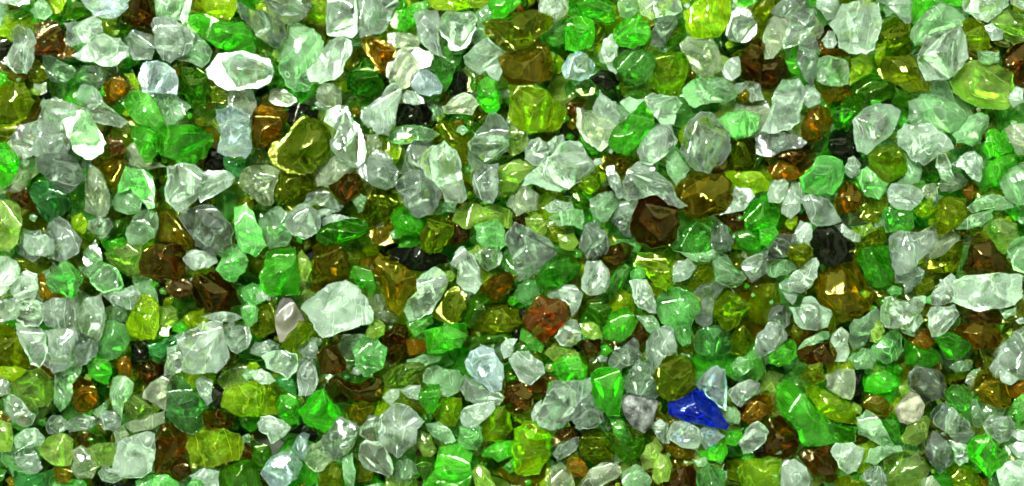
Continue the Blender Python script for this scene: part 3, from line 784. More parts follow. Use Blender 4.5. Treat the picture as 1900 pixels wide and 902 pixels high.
c3|smooth whitish shard cut by the left edge, halfway down|-4 11 6 11 12 14 15 20 12 28 6 36 0 40 -4 40
c2|dull grey clear shard left of a green kite-shaped one|8 34 12 26 20 21 27 24 28 34 26 41 18 43 10 40
j4|green kite-shaped shard with flat facets above a big clear heap, left side|34 31 38 22 46 15 50 14 55 18 62 27 57 34 56 41 48 39 38 37
m3|pale clear shard slanting right of the green kite-shaped one|58 18 66 18 74 14 80 16 88 22 92 32 88 35 78 37 72 34 66 26
a1|-|28 24 34 24 36 36 46 40 40 42 30 41
c4|clear lobed shard at the upper left of the big clear heap, left side|14 44 24 41 33 46 34 55 28 62 18 62 12 57
c4|round frosted clear shard at the top middle of the big clear heap, left side|32 46 40 41 48 42 52 50 51 60 44 64 35 62 31 54
c4|narrow clear splinter between a round frosted shard and a clear spearhead|47 41 56 42 57 54 56 62 52 64 51 52
c3|clear shard at the lower left corner of the big clear heap, left side|12 60 26 60 34 68 35 82 28 93 22 90 17 78 13 68
c4|wide clear shard at the bottom middle of the big clear heap, left side|34 66 44 63 56 64 60 72 58 84 48 94 38 97 32 90 36 80
c3|clear shard at the lower right of the big clear heap, beside smooth green|58 66 66 70 73 74 71 84 64 90 56 92 56 80
c4|clear spearhead standing at the right end of the big clear heap, left side|57 62 57 50 64 42 72 40 75 38 77 48 78 56 76 66 72 74 64 72
c2|dull clear shard at the left edge beside the big clear heap|-4 42 12 40 18 46 14 56 -4 58
j3|smooth green shard right of the clear spearhead, below a pale cap|66 86 72 74 78 60 86 58 93 62 96 72 92 80 86 86 76 87
m2|pale chip capping a smooth green shard, right of the clear spearhead|78 50 84 47 94 50 94 60 80 62
c2|-|76 38 92 34 98 32 104 38 100 48 94 50 84 46
l3|bright lime shard with a white-specked outline, left side|94 60 98 52 102 44 106 38 112 40 118 48 118 62 114 72 104 72 96 68
v2|-|118 48 126 47 131 50 132 58 126 64 126 69 119 68
n3|red-brown shard with one white glint above another brown one, left half|104 14 110 4 122 0 134 2 138 10 137 24 130 28 114 27 106 24
v2|murky olive green shard left of the red-brown one with white glint|78 8 92 2 106 2 104 14 104 22 94 24 84 18
c3|clear flat chip right of the red-brown one with white glint|136 12 142 6 152 7 160 10 161 15 154 19 144 21 138 16
j3|pale mint shard above a brown one with a gold base, left half|158 6 170 2 180 3 184 14 181 22 174 29 166 27 160 20 165 12
n2|dark brown shard with a gold sparkling base, above a big glassy clear one|142 32 146 24 158 22 168 27 174 36 178 46 168 50 152 52 146 48
n3|-|122 34 128 28 138 27 144 30 142 38 134 42 126 38
j2|-|180 34 188 30 196 32 196 44 188 48 180 42
j3|small mint pebble-shaped chip right of the brown one with gold base|179 48 184 44 192 50 191 58 184 63 180 56
c2|-|149 55 160 52 172 52 180 56 172 60 158 58
c5|big glassy clear shard with fine scratches, beside a smaller round clear one|132 70 140 66 150 60 160 58 164 60 166 72 169 82 167 90 160 96 148 97 136 94 136 84
c4|rounded clear shard touching the big glassy scratched one|166 62 172 59 178 62 184 62 187 70 184 78 176 82 172 80 168 74
c3|clear shard tucked under the big glassy scratched one, on its left|122 92 124 78 132 76 136 84 136 94 128 98 122 98
e2|dark jade shard left of the big glassy scratched one|110 76 124 70 134 70 134 76 124 78 120 86 112 84
g2|-|130 60 136 58 140 64 134 68 128 66
k1|-|96 74 106 72 112 76 110 90 98 90
o2|olive shard cut by the left edge, beside the clear heap|-4 62 8 62 14 70 18 82 22 92 -4 94
k0|-|114 28 124 28 122 36 132 46 118 46
@475 450
g4|large emerald shard with a crumpled bright face, left of an amber one|4 22 8 8 18 5 28 4 30 16 32 26 32 38 22 39 8 38 4 30
v3|-|30 14 34 6 39 12 41 20 38 28 33 29 31 22
q3|golden amber shard with a white scribbled glint, above the huge clear one|42 4 50 0 62 2 68 10 70 20 68 28 58 32 46 38 43 36 42 22
g3|green speckled shard between two amber ones, above the huge clear one|68 26 72 17 80 18 87 24 89 34 86 40 80 34 74 30
q3|large amber wedge pointing down with a jagged white glint|85 12 92 8 100 14 112 20 120 26 119 36 112 42 106 54 98 48 92 32 88 20
c5|huge clear shard with ridges and a bright lower rim, left of the amber wedge|34 49 44 40 54 32 66 29 76 34 82 42 86 52 84 60 70 64 56 69 50 70 44 64 40 56
k2|big jet black lump above the large amber wedge|98 14 102 4 112 4 122 2 130 8 142 10 141 15 128 20 116 20 106 18
c4|clear kidney-shaped shard right of the large amber wedge|110 50 114 42 120 36 120 28 128 22 134 19 140 24 142 30 138 38 134 44 130 52 122 56 114 58
t3|-|112 58 120 56 130 53 131 60 124 66 118 70 114 64
c3|clear angular shard right of the big jet black lump|144 16 148 8 154 3 162 10 166 20 167 30 162 38 154 35 149 30 150 20
m3|pale smooth chip below the small jade star, right of an angular clear shard|162 8 172 3 180 3 183 10 180 17 172 21 166 16
a2|amber brown shard below a pale smooth chip, left of a big clear triangle|166 34 174 26 188 22 194 26 188 34 180 44 174 42
o3|olive amber upright shard right of the clear kidney-shaped one|134 50 142 36 148 33 156 38 156 48 150 58 144 60 138 56
d2|deep green shard between two olive ones, near the centre|152 54 158 42 168 38 174 42 172 50 164 60 156 64
o2|olive shard with a dark pit, left of a glossy red-amber nugget|162 62 168 54 178 50 194 50 197 60 188 66 176 68 166 66
g4|bright emerald curved shard with white glints, below the kidney-shaped clear one|125 66 136 63 150 60 155 60 156 70 152 78 138 82 128 82 127 74
z3|smooth matt taupe shard, the only opaque beige one, behind a lime chip|14 54 18 44 22 39 28 44 34 54 36 60 28 70 18 74 15 64
l4|lime fin-shaped chip leaning on the matt taupe shard|18 78 24 68 32 58 38 59 41 64 38 72 28 78
o1|-|0 46 10 42 15 52 14 66 6 70 -4 66 -4 50
c2|-|0 38 6 36 12 38 10 43 2 44
c3|flat clear lens-shaped chip below the olive gap left of the taupe shard|0 74 10 72 17 76 16 81 8 85 -4 82
c2|clear chip below the lime fin, left of a red-brown ball|30 80 38 72 46 70 46 80 44 86 36 86
m3|pale clear shard under the huge clear one, right of a red-brown ball|62 80 64 72 78 68 90 70 91 76 84 84 74 87 68 87
v3|-|82 66 84 58 90 57 96 62 95 68 88 72 82 70
y2|yellowish clear shard between the huge clear one and the amber wedge's tip|86 42 90 38 95 42 94 50 102 52 106 56 100 60 90 56 87 50
n3|glossy red-brown ball-like shard below the huge clear one|45 84 50 78 60 77 66 86 66 94 58 98 48 98
n1|brown shaded shard with two white bars, below the amber wedge's tip|94 68 104 60 112 62 112 80 100 90 92 82
a2|-|111 72 124 72 126 80 114 84
m2|-|112 87 124 83 138 84 136 88 126 92 114 92
c3|-|182 76 186 72 194 72 190 84 184 86
d1|-|156 70 180 62 190 70 186 76 170 76 158 80
@950 450
c4|big clear triangular shard with a green-dark window, centre right|-4 -6 2 -14 14 -10 24 -4 32 6 32 10 24 18 12 26 6 28 2 20 0 10
g3|emerald smooth shard touching the big clear triangle's lower side|18 26 24 16 32 10 42 11 50 16 48 24 40 30 32 34 24 36 20 32
j3|pale emerald shard below the big clear triangle, above a red-amber nugget|2 38 4 32 12 27 18 28 21 36 18 42 14 46 6 44
c4|rounded clear shard with a sparkling white lower face, centre right|52 34 54 22 56 14 66 14 71 20 72 28 69 36 62 39 56 38
n2|brown shard below the clear shard with side glint, left of lime glass|65 12 70 4 82 0 90 4 86 12 78 18 74 20 68 16
t2|green leaning shard right of the rounded sparkling clear one|64 42 70 32 76 22 84 16 88 20 86 26 80 34 74 40 68 44
l3|lime shard with parallel white scratches, right of a small brown one|91 16 94 8 104 8 114 12 118 18 118 30 114 36 106 32 100 24
j3|-|88 22 92 19 98 20 99 26 93 29 88 26
c4|clear almond-shaped shard with lengthwise ridges|87 29 100 28 104 36 107 46 107 52 102 52 94 48 90 40
c3|clear knob-shaped shard right of the scratched lime one|118 22 122 14 130 12 137 18 134 22 130 27 124 29 118 30
m2|-|120 6 134 8 150 4 152 10 146 14 134 14
o1|-|132 26 136 18 148 16 150 24 144 32 136 34 130 34
m2|pale green hazy shard between olive glass and a frosted clear one, right half|150 8 160 10 170 22 174 26 166 33 152 30 150 22
c3|frosted clear shard below emerald glass, left of an olive ball|170 18 174 12 184 8 190 10 190 22 182 27 178 30 174 24
j2|large soft green shard right of the clear almond shape|106 44 112 36 124 34 132 38 138 44 140 50 134 56 133 66 132 74 126 76 120 66 112 60 108 52
c4|clear bone-shaped shard right of the large soft green one|134 38 140 32 150 30 158 32 154 38 150 44 149 52 149 60 145 63 138 60 136 55 140 54 141 48 140 42
l4|bright lime faceted shard right of the clear bone shape|150 50 154 42 160 36 166 38 174 44 176 49 170 54 166 62 160 66 154 58
g3|smooth emerald rounded shard below the clear almond shape, to its left|68 64 74 52 84 48 90 54 92 60 88 68 80 74 70 72
d1|-|54 54 58 44 68 42 74 50 70 60 62 60
r4|glossy red-amber nugget with small white glints, near the centre|9 54 14 48 20 40 28 42 40 45 41 54 38 60 32 66 24 74 18 70 10 63
c3|clear bent shard arching over the red-amber nugget|26 38 36 32 46 32 52 38 50 46 44 54 42 46 34 43 28 42
c3|clear scoop-shaped chip right of the red-amber nugget's lower end|32 70 36 64 42 58 48 58 51 66 51 72 44 77 36 76
v3|-|50 60 58 59 64 62 67 70 60 72 52 68
n1|-|50 76 56 72 66 72 66 80 56 86
v1|-|24 82 32 74 44 78 50 82 46 90 34 90
c3|clear shard with sparkles left of a squarish ice-clear one, below emerald|72 88 76 80 84 76 90 71 94 74 94 80 98 84 92 90 80 94 72 96
c4|squarish ice-clear shard with a hollow face, below the large soft green one|100 74 104 66 114 62 120 64 122 76 121 82 112 88 108 94 102 98 100 88
j3|glassy mint shard with a white scribble, below the clear bone shape|135 72 138 66 150 62 158 62 162 72 163 80 152 84 142 84 136 80
n2|-|90 62 96 57 100 62 100 72 95 76 91 70
m2|-|92 54 104 54 110 64 102 67 98 62
o1|olive shaded shard right of the glassy mint one with a scribble|164 68 172 56 180 56 180 66 178 76 170 84 162 82
k0|-|5 50 12 48 8 58 6 64
k0|-|0 66 6 64 6 76 0 72
t2|-|6 72 8 64 16 68 24 76 22 82 14 80
@1425 450
c3|clear shard with a curved white line, left of the olive ball|4 -4 10 -6 20 -6 22 2 15 10 0 13 -4 6
m2|-|-2 18 6 13 18 14 21 20 14 24 6 26 0 24
o4|small smooth olive ball resting between clear shards and a black lump|15 8 18 2 26 1 33 5 33 11 28 15 24 19 19 15
c4|clear slanting shard below the olive ball|9 30 16 26 24 20 30 14 36 12 38 17 36 26 32 32 24 37 14 36 9 34
c3|-|10 36 18 37 22 38 20 44 18 46 14 42
c4|clear kernel-shaped shard with a bright cross ridge, right half|16 48 24 48 26 42 32 40 38 46 46 50 47 53 44 62 36 65 26 64 20 58
c3|clear shard left of the kernel-shaped one, touching it|0 54 4 46 12 46 16 52 16 60 10 66 2 64
c4|striped clear shard pointing down-left of the kernel-shaped one, above emerald|0 60 8 60 13 66 14 72 8 77 0 82 -6 86 -10 78 -8 68
q1|large dark olive-brown shard with one bright glint, below the jet black lump|36 36 40 24 46 16 62 15 70 24 78 36 76 44 74 50 64 58 54 58 46 48 38 42
h2|deep emerald shard left of a clear block with a bright white base|66 14 70 4 80 2 90 4 92 16 92 28 84 34 78 32 72 24
c5|clear block with a bright white base, right half|90 -4 98 -8 110 -7 122 -8 124 0 120 7 112 13 110 18 104 22 96 24 93 18 91 8
c3|clear chip under the clear block with a bright white base|95 24 104 22 112 18 116 22 112 30 106 36 101 38 100 30 95 30
o2|olive-yellow shard left of the large red-brown triangle|114 18 124 12 134 6 146 -2 143 14 140 22 124 22
n3|large red-brown triangular shard near the right edge|144 20 148 6 154 -6 160 -8 168 2 176 10 181 19 168 23 150 23
m3|pale clear shard cut by the right edge beside the red-brown triangle|178 6 184 -2 197 -4 197 26 188 22 182 20
c4|wide clear shard below the red-brown triangle|138 28 146 25 160 24 178 24 188 25 189 40 184 46 172 49 158 51 148 48 138 44
c5|clear triangular shard standing left of the wide clear one|121 40 126 32 132 26 136 23 139 26 139 38 137 44 128 46 122 46
c4|clear shard hanging below the standing clear triangle, narrow foot down|121 48 130 48 138 46 142 54 136 62 128 70 122 70 119 62
c4|clear knuckle-shaped shard with curled ends, right half|84 48 87 41 92 40 98 44 108 41 116 40 117 45 113 52 115 58 108 66 98 63 88 62 84 58
m3|-|98 63 108 60 112 64 108 70 100 67
m3|pale clear shard left of a small lime chip and the knuckle shape|61 62 64 57 72 55 80 48 84 54 82 60 76 68 72 76 64 80 60 72
v4|small lime chip under the clear knuckle shape|76 66 80 58 86 58 87 66 80 74 75 73
j3|mint hook-shaped shard with a pale rim, below the small lime chip|82 72 90 66 95 64 99 70 100 80 96 86 88 90 80 88 76 80
m2|-|62 84 70 78 78 80 81 86 78 94 66 94
c2|clear shard right of a brown one, left of a pale clear one|46 76 48 68 54 63 60 68 60 78 58 88 50 88
m3|-|22 80 28 72 36 68 45 66 44 72 34 76
o2|-|17 66 20 60 26 65 24 74 20 72
g3|bright emerald shard below the striped clear one, right half|0 84 8 76 16 72 21 76 21 84 16 90 8 92 2 90
n2|dark brown shard right of the bright emerald one, above scattered clear chips|28 84 36 78 46 74 50 80 48 90 34 92 24 88
g4|crumpled mint-green shard with a white corner glint, near the right side|124 72 134 67 142 70 150 76 149 80 145 84 138 87 132 86 128 78
a2|dark amber shard with a golden sparkling line, near the right edge|134 66 144 60 160 58 172 62 174 72 170 78 152 78 148 72
n1|-|140 54 156 50 172 54 174 60 150 60
m2|-|172 50 184 48 184 54 176 57
c3|large grey clear shard cut by the right edge, lower right area|164 92 170 84 176 74 184 66 197 62 197 100 168 100
a1|-|104 72 112 66 120 64 124 74 116 80 110 78
h1|-|100 70 112 78 124 80 128 88 118 94 102 90
o1|-|108 26 122 26 124 34 114 40 106 36
@0 677
c3|small frosted white shard cut by the left edge, above a striped clear one|-4 9 4 9 8 14 7 21 2 23 -4 23
v2|hazy yellow-green shard near the left edge, lower left area|8 14 18 4 30 2 38 10 40 22 34 31 26 32 20 28 10 24
m2|pale blue-grey upright shard left of an orange amber one, lower left area|40 -2 50 -6 60 -2 60 6 54 14 53 26 46 34 40 28 40 12
a2|orange amber oval shard right of a pale blue-grey upright one, lower left|53 14 58 8 66 12 71 18 72 28 66 34 58 34 54 26
c4|striped shiny clear shard near the left edge, lower left|2 26 8 22 16 26 22 34 27 38 24 44 16 46 8 42 3 34
c3|clear lumpy chip with a tiny ring, left of a shiny clear lens|34 44 40 37 46 38 50 44 56 40 54 48 44 51 36 51
c4|shiny clear lens-shaped shard left of a round clear bead, lower left|50 42 58 38 66 38 74 39 74 43 68 46 58 49 52 50
c4|small round clear bead, lower left|74 38 79 34 85 34 90 40 89 46 84 49 77 48
c3|dull blue-grey shard near the left edge above a white-striped clear one|11 54 18 48 27 47 33 54 30 60 22 62 12 62
c4|clear shard with white stripes near the left edge, lower left corner area|9 68 16 62 24 64 29 70 32 76 28 80 20 80 14 76
v3|yellow-green shard with two white dashes, lower left|28 62 36 54 48 51 54 56 54 68 52 74 40 74 34 70
v2|dull olive-lime slab left of the violet-tinted squarish clear one|64 62 74 58 84 58 86 66 84 74 74 76 68 72
y2|pale yellowish chip below the dull olive-lime slab's left side|54 64 60 60 70 66 72 76 68 84 58 84 53 78
c4|violet-tinted squarish clear shard with a straight white line, lower left|88 58 96 54 108 50 114 52 114 70 112 78 106 83 90 83 84 78 86 68
c3|small violet clear chip touching the violet-tinted squarish shard's lower corner|73 80 78 74 84 78 92 80 92 84 84 88 76 86
n2|red-brown block right of the violet-tinted squarish clear shard|115 56 120 44 128 45 136 50 138 58 136 66 128 72 124 80 116 80
j4|large mint shard with a white glinting tip, lower left|125 16 129 8 136 10 146 22 155 32 148 36 150 46 142 51 132 46 124 38
y2|pale grey triangular shard left of the large mint one|108 18 118 10 128 5 126 20 124 34 116 30 106 24
y2|-|92 44 102 40 112 36 122 34 122 44 112 48 100 50
v2|olive green lump left of the large mint shard|91 28 98 22 106 22 112 30 116 33 108 40 96 40
m2|dull green upright shard above the olive green lump, lower left|81 22 84 10 92 8 100 14 98 22 92 28 90 40 84 34
l3|clear lime half-dome with white streaks beside a tiny black sliver|164 30 168 20 180 14 190 12 200 16 210 30 204 37 190 39 178 38 170 34
k4|tiny black sliver standing beside the lime half-dome|158 17 162 15 166 19 164 26 164 33 160 32 158 26
n2|dark brown shard below the tiny black sliver|150 36 156 32 164 34 174 38 172 46 162 48 152 45
l4|large olive-lime smooth pebble-like shard, lower left|137 62 140 52 150 48 166 47 178 51 181 62 177 70 164 73 150 76 140 70
c2|-|145 12 150 8 157 12 158 26 154 30 148 22
g3|small green bubble-textured shard above an orange amber oval, lower left|64 0 70 -6 80 -4 83 6 80 14 72 12 66 8
a2|-|88 -4 96 -6 98 4 96 10 88 8
n1|brown shard with a white glint left of the big glassy clear one, lower left|100 2 110 -4 121 0 122 8 112 14 106 12
j2|-|102 86 110 82 124 82 132 88 130 98 104 98
j2|-|138 92 144 83 152 84 150 96 140 98
c3|-|141 82 148 78 156 78 162 80 162 90 154 94 150 86
d1|deep green shard along the bottom edge right of the olive-lime pebble shape|164 76 180 70 192 74 194 96 164 96 162 84
n1|-|126 76 134 68 140 72 142 80 134 86 126 86
q1|-|40 76 50 74 54 80 50 88 42 88
e1|-|12 78 22 82 32 80 34 94 20 98 12 90
n1|-|56 54 66 50 72 54 66 60 58 63
y2|-|84 50 92 44 96 52 90 58 86 58
v1|-|-4 40 8 44 10 56 8 64 -4 64
l2|-|-4 2 10 2 20 4 10 12 -4 8
k1|-|70 86 80 88 102 84 100 96 70 96
m1|-|66 34 80 26 80 32 74 40
@475 677
c4|rough white clear shard left of a glossy red-brown ball|4 -6 12 -10 22 -10 30 -8 30 4 24 10 18 6 8 2
c4|white teardrop chip at the foot of a rough white clear shard|-4 4 4 3 10 6 15 12 10 14 0 12
c3|clear shard between a rough white one and the glossy red-brown ball|30 0 38 -6 43 -2 46 12 42 21 32 22 31 14
e2|-|12 12 20 6 28 12 30 20 28 24 20 18
g2|-|14 30 20 22 30 22 33 34 32 44 24 45 16 38
g3|green crumpled shard, right one of a green pair, lower centre left|32 34 40 24 50 18 56 28 63 36 58 44 50 50 40 46 36 42
c4|milky pear-shaped shard alone on dark green, lower centre left|1 44 4 39 14 39 20 41 26 46 20 53 11 59 8 52 2 49
c4|bluish clear gem with a white bar glint, lower centre left|50 53 56 47 63 38 70 42 77 46 74 54 72 60 66 66 60 71 52 66 49 60
c4|clear frosted shard left of a large two-faced clear one|78 46 84 37 91 38 92 46 92 56 84 58 77 52
c5|large clear two-faced shard, one face white and one dark grey|91 50 92 40 98 34 104 29 110 30 118 36 124 42 119 48 118 58 110 64 105 69 98 64 92 57
c5|clear shard with two white dots below the large two-faced one|77 60 82 56 92 57 98 66 102 76 98 83 88 79 80 76 76 68
b4|blue-grey clear shard at the lower left, beside a violet sliver|4 80 10 70 18 65 26 64 34 74 30 84 22 90 12 90
b3|violet-grey sliver leaning on the blue-grey clear shard|26 62 30 54 36 50 40 52 38 60 36 70 30 70
y2|dull clear shard between the violet-grey sliver and the bluish gem|38 60 48 56 50 64 56 70 50 78 44 79 36 72
j4|mint pentagonal chip right of the glossy red-brown ball|72 -10 80 -22 88 -20 97 -12 94 2 86 6 80 8 74 0
n2|large dark brown shard below the glossy red-brown ball|52 16 60 8 66 12 78 14 88 8 94 14 92 26 84 28 70 26 60 28 54 22
v3|olive-yellow ribbed slab right of the dark brown area, lower centre|95 8 102 2 114 -2 124 0 124 10 112 15 98 17
m4|pale clear hexagonal shard above a small vivid green chip|124 12 128 2 136 1 150 4 154 10 150 20 142 24 130 20
g4|small vivid green chip below a pale clear hexagonal shard|121 22 126 16 136 15 137 24 134 32 128 36 121 28
c3|-|106 18 114 15 122 15 121 26 114 25
c3|-|94 24 100 18 106 18 106 24 100 30
q2|olive amber shard above the frosted clear one, below dark brown|66 32 76 28 86 30 84 38 78 46 70 42
l2|yellow-green lump below the small vivid green chip|131 36 138 26 152 25 152 36 148 46 140 46
b4|clear tilted shard with a faint violet spot on top, lower centre|155 -2 160 -10 168 -14 176 -12 181 -2 184 8 182 18 174 20 164 12 158 6
c3|clear rough shard below the violet-spotted one|152 18 156 8 164 12 172 20 180 20 184 24 180 30 166 30 156 26
c4|clear leaf-shaped shard with white sparkles, above a mint cube|152 40 154 33 164 29 176 27 177 32 170 40 164 46 154 45
j4|small mint cube-like shard, lower centre|151 46 158 44 167 46 168 56 164 63 154 62 150 56
m2|pale green spindle shard right of the large two-faced clear one|126 44 136 42 144 48 148 56 142 58 132 54
v3|yellowish clear rounded chip below the pale green spindle|118 58 124 50 130 52 134 62 130 68 124 68
m3|dark glassy shard with a white dot, below the large two-faced one|100 80 106 72 112 70 118 74 120 80 114 85 104 88
g2|vivid green mass along the bottom edge, lower centre|124 88 130 78 136 62 148 58 160 66 160 80 152 96 126 96
l2|yellow-green shard left of a chestnut chip, lower centre|166 46 176 34 188 30 190 48 184 56 170 56
v2|-|160 80 166 74 174 80 178 90 172 98 162 96
g1|green shard left of a yellow speckled block, below the small mint cube|168 62 180 56 196 56 196 66 180 72 168 68
o1|-|48 78 58 72 66 80 64 94 48 96
m2|-|64 70 72 66 74 80 72 92 66 88
d1|-|-4 54 10 60 12 70 4 78 -4 76
l1|-|-4 16 8 16 14 28 14 36 4 38 -4 34
c2|-|82 90 92 88 94 98 80 98
k1|-|24 50 34 44 46 52 44 58 36 52
d1|-|120 68 132 68 132 78 124 86 120 78
@950 677
c3|clear upright shard right of the violet-spotted one, above a chestnut chip|-2 -4 4 -10 12 -10 22 -2 24 6 14 15 6 12 4 8
n3|chestnut-brown faceted chip left of a large violet-grey clear shard|-4 14 4 12 12 16 16 22 14 32 6 36 -4 34
c4|large violet-grey clear shard with sharp facets, lower centre|26 20 30 13 44 12 58 10 60 18 50 28 44 40 36 47 22 46 18 40 22 30
c4|clear shard touching the large violet-grey one, under bright green glass|44 40 50 28 58 22 62 30 67 34 68 42 62 46 52 47
g5|bright green boxy shard with bubbles, right of the large violet-grey one|59 8 64 3 80 4 83 12 81 26 80 38 70 36 64 32 60 20
g3|green rounded shard above the large violet-grey clear one|30 0 38 -6 50 -6 56 2 54 10 44 12 38 14 34 8
c4|clear crinkled shard above the grey mottled stone|83 14 88 4 94 -4 102 2 107 12 110 22 106 25 96 22 86 20
s3|grey and white mottled pebble, opaque, left of the cobalt blue shard|82 24 90 20 104 24 109 28 106 36 104 44 98 50 90 46 84 38 81 30
o5|olive-yellow round nugget sitting above the cobalt blue shard|105 8 110 -2 120 -6 132 -4 137 6 136 16 130 22 116 26 108 20
u5|cobalt blue shard, the only blue glass in the pile|117 30 118 26 128 23 136 16 142 20 150 28 156 38 161 44 158 48 148 46 130 42 118 37
b3|pale blue-grey triangular shard behind the cobalt blue one|136 14 144 6 152 1 158 4 159 24 158 33 150 28 142 20
b4|small pale blue triangle below the cobalt blue shard|140 48 144 46 152 48 158 53 152 58 144 63 140 56
c4|clear boat-shaped shard below the cobalt blue one, with a dark centre|116 50 120 42 130 43 138 47 140 56 138 62 126 61 118 56
c3|clear frosted shard right of the pale blue-grey triangle|160 20 168 14 176 11 184 14 182 22 174 26 170 31 164 27
t3|dark green translucent lozenge with a white glint, below the mottled pebble|71 38 78 38 86 48 89 56 84 58 76 52
c2|pale clear shard between the mottled pebble and the clear boat shape|102 44 110 40 116 44 117 58 112 58 106 50
o1|large olive dark dome with yellow flecks, lower centre right|50 56 56 48 66 48 72 56 76 66 72 74 62 76 52 68
c4|small clear capsule-shaped shard left of the large olive dark dome|30 66 34 60 44 55 49 54 49 60 42 67 34 71
a3|amber drop with one white glint, below the small clear capsule|41 70 48 66 54 72 57 78 54 83 46 82 41 78
y3|pale oval shard with a white scribble at the bottom, right of the amber drop|50 90 58 78 66 73 76 73 80 78 78 84 70 88 62 94 52 96
y3|pale pinkish shard at the bottom edge, left of the amber drop|26 88 30 76 36 73 42 78 46 88 44 98 24 98
l2|yellow-green speckled block near the bottom edge, left of the clear capsule|2 48 10 42 24 44 29 54 28 68 20 80 10 82 2 78 0 62
d1|dark green mass below the dark green lozenge|76 60 88 56 100 50 104 58 96 68 86 74 78 68
v3|lime half-ring shard below the pale clear one, near the bottom|95 68 100 60 108 54 112 62 106 70 104 76 98 78
v3|-|104 74 110 66 116 68 119 76 116 86 108 88 104 84
m2|-|82 80 92 74 98 78 104 86 100 92 84 92
n2|-|112 86 122 78 134 74 138 82 136 96 114 98
j3|pale mint prism cut by the bottom edge, below the cobalt blue shard|138 80 146 74 152 76 158 80 157 90 152 98 140 98
m2|-|134 70 144 68 146 74 138 76
q1|-|112 60 122 60 136 64 134 70 122 70
g1|green shard below the small pale blue triangle|138 64 148 60 158 58 160 66 156 72 144 70
g1|-|158 50 168 48 172 54 166 60 158 58
a3|amber-yellow shard right of the clear frosted one, left of a long emerald|170 38 178 28 186 22 192 24 194 34 186 40 176 44
c3|clear glassy shard with a white block glint, right of a green dark gap|168 58 174 48 182 42 190 50 188 56 182 62 172 66
l2|lime shard cut by the bottom edge, left of a frosted white chip|168 76 176 70 190 68 200 70 200 96 168 98
k1|-|178 62 186 58 192 60 190 68 182 69
m4|small clear shard at the upper right of the pale blue-grey triangle|162 0 168 -6 178 -6 179 2 174 6 170 8 165 5
n1|-|22 16 28 8 34 10 28 18 24 22
c2|-|14 36 22 26 20 38 16 42
n1|-|28 56 34 48 46 46 48 54 38 56 32 60
d0|-|68 46 76 54 74 62 68 52
m2|-|158 30 166 32 170 38 168 44 160 42
@1425 677
g4|long emerald shard with white glints at its blunt end, lower right|7 18 12 12 20 15 28 22 36 34 46 42 56 46 66 46 64 56 48 58 30 60 24 56 20 46 12 38 8 28
l3|lime green slab lying along the long emerald shard|26 13 36 16 50 22 60 28 66 36 66 44 52 42 42 38 34 28 28 22
y3|frosted clear shard above the lime green slab, right of a dark one|43 8 52 4 64 4 64 18 60 25 52 22 44 17
n2|dark brown glassy shard below the long emerald one|21 66 30 60 46 62 50 70 52 86 44 88 34 82 28 74
n1|large dark shard left of the long emerald one's lower half|0 40 8 38 14 44 20 52 21 64 10 70 -4 68
c4|frosted white shard cut by dark glass, lower right near the bottom|10 80 12 71 20 70 28 76 32 84 30 90 20 94 10 90
v2|-|-4 72 4 70 10 72 8 90 -4 94
c4|clear rounded shard with a dark patch, below the long emerald one|46 64 50 58 62 58 72 62 70 72 66 79 60 81 53 76 50 70
m3|pale clear fan-shaped shard right of a clear one with a dark patch|72 72 76 62 84 60 98 60 100 64 88 68 80 74
c3|clear shard with white ridges at the bottom edge, lower right|70 82 76 76 84 76 87 82 87 90 78 90 72 86
v2|large olive-green rounded shard at the bottom, lower right|86 72 96 66 108 64 116 70 120 78 116 88 100 92 88 88
w4|rough beige stone with small pits, opaque, lower right|94 32 100 26 106 20 112 23 116 30 115 36 112 41 104 44 98 42
c4|ice-clear squarish shard right of and above the rough beige stone|105 6 110 1 120 3 128 6 130 12 130 24 124 26 118 27 112 22 106 18
g3|emerald shard left of the ice-clear squarish one, lower right|72 20 74 10 86 4 94 10 97 16 90 20 80 22
q3|amber-olive shard with a curved white glint, below an emerald one|71 28 76 22 86 24 92 30 88 38 80 38 74 34
g3|bright green crumpled shard below the amber-olive one with curved glint|84 42 92 36 98 42 99 54 94 58 88 50
m3|pale green shard left of the bright green crumpled one|67 40 74 34 84 42 88 50 92 58 84 60 74 54 68 52
v3|pale yellow-green shard below the rough beige stone|99 54 104 44 116 38 120 42 118 54 110 60 102 58
c3|clear hazy lump right of the rough beige stone|122 36 130 28 138 32 148 42 152 50 146 58 138 56 132 50 124 44
c3|clear hazy shard hanging below the hazy lump, right of olive glass|118 62 124 50 132 54 138 66 134 74 126 80 120 72
t3|green smooth shard beside a glowing white-green rod, lower right|132 20 138 15 146 15 151 22 152 34 150 42 142 38 134 30
m5|glowing white-green rod-shaped shard, lower right|152 26 156 26 158 32 159 42 157 46 152 44 151 34
q4|amber ball-shaped shard above pale glass, lower right near the edge|153 18 158 6 166 2 174 8 177 20 178 30 168 31 158 26
m2|pale green slab under the amber ball-shaped one|158 28 168 30 177 31 174 38 166 38 158 40
c4|clear shard with three white bar glints, near the right edge|160 44 166 38 180 38 182 44 178 56 172 58 164 52
t3|jade shard cut by the right edge, lower right|178 36 184 26 192 20 198 18 198 48 186 48 180 44
g4|large emerald lumpy shard with a downward point, lower right corner area|148 62 154 54 162 52 168 58 178 66 174 74 168 78 164 84 158 76 150 70
c3|clear hazy shard left of the large emerald lumpy one|134 56 140 58 148 60 148 72 142 75 138 70
c4|clear crackled shard at the bottom right corner|170 78 178 72 190 71 198 74 198 96 176 94 172 86
o1|dark olive shard at the bottom edge below a clear hazy one|132 78 140 72 150 76 158 84 156 94 140 94
c3|-|178 60 186 56 198 56 198 70 188 70
c3|-|178 50 186 48 198 50 198 58 186 56
c3|-|172 6 178 4 186 10 180 15 174 13
y2|-|146 13 150 6 158 2 156 12 152 16
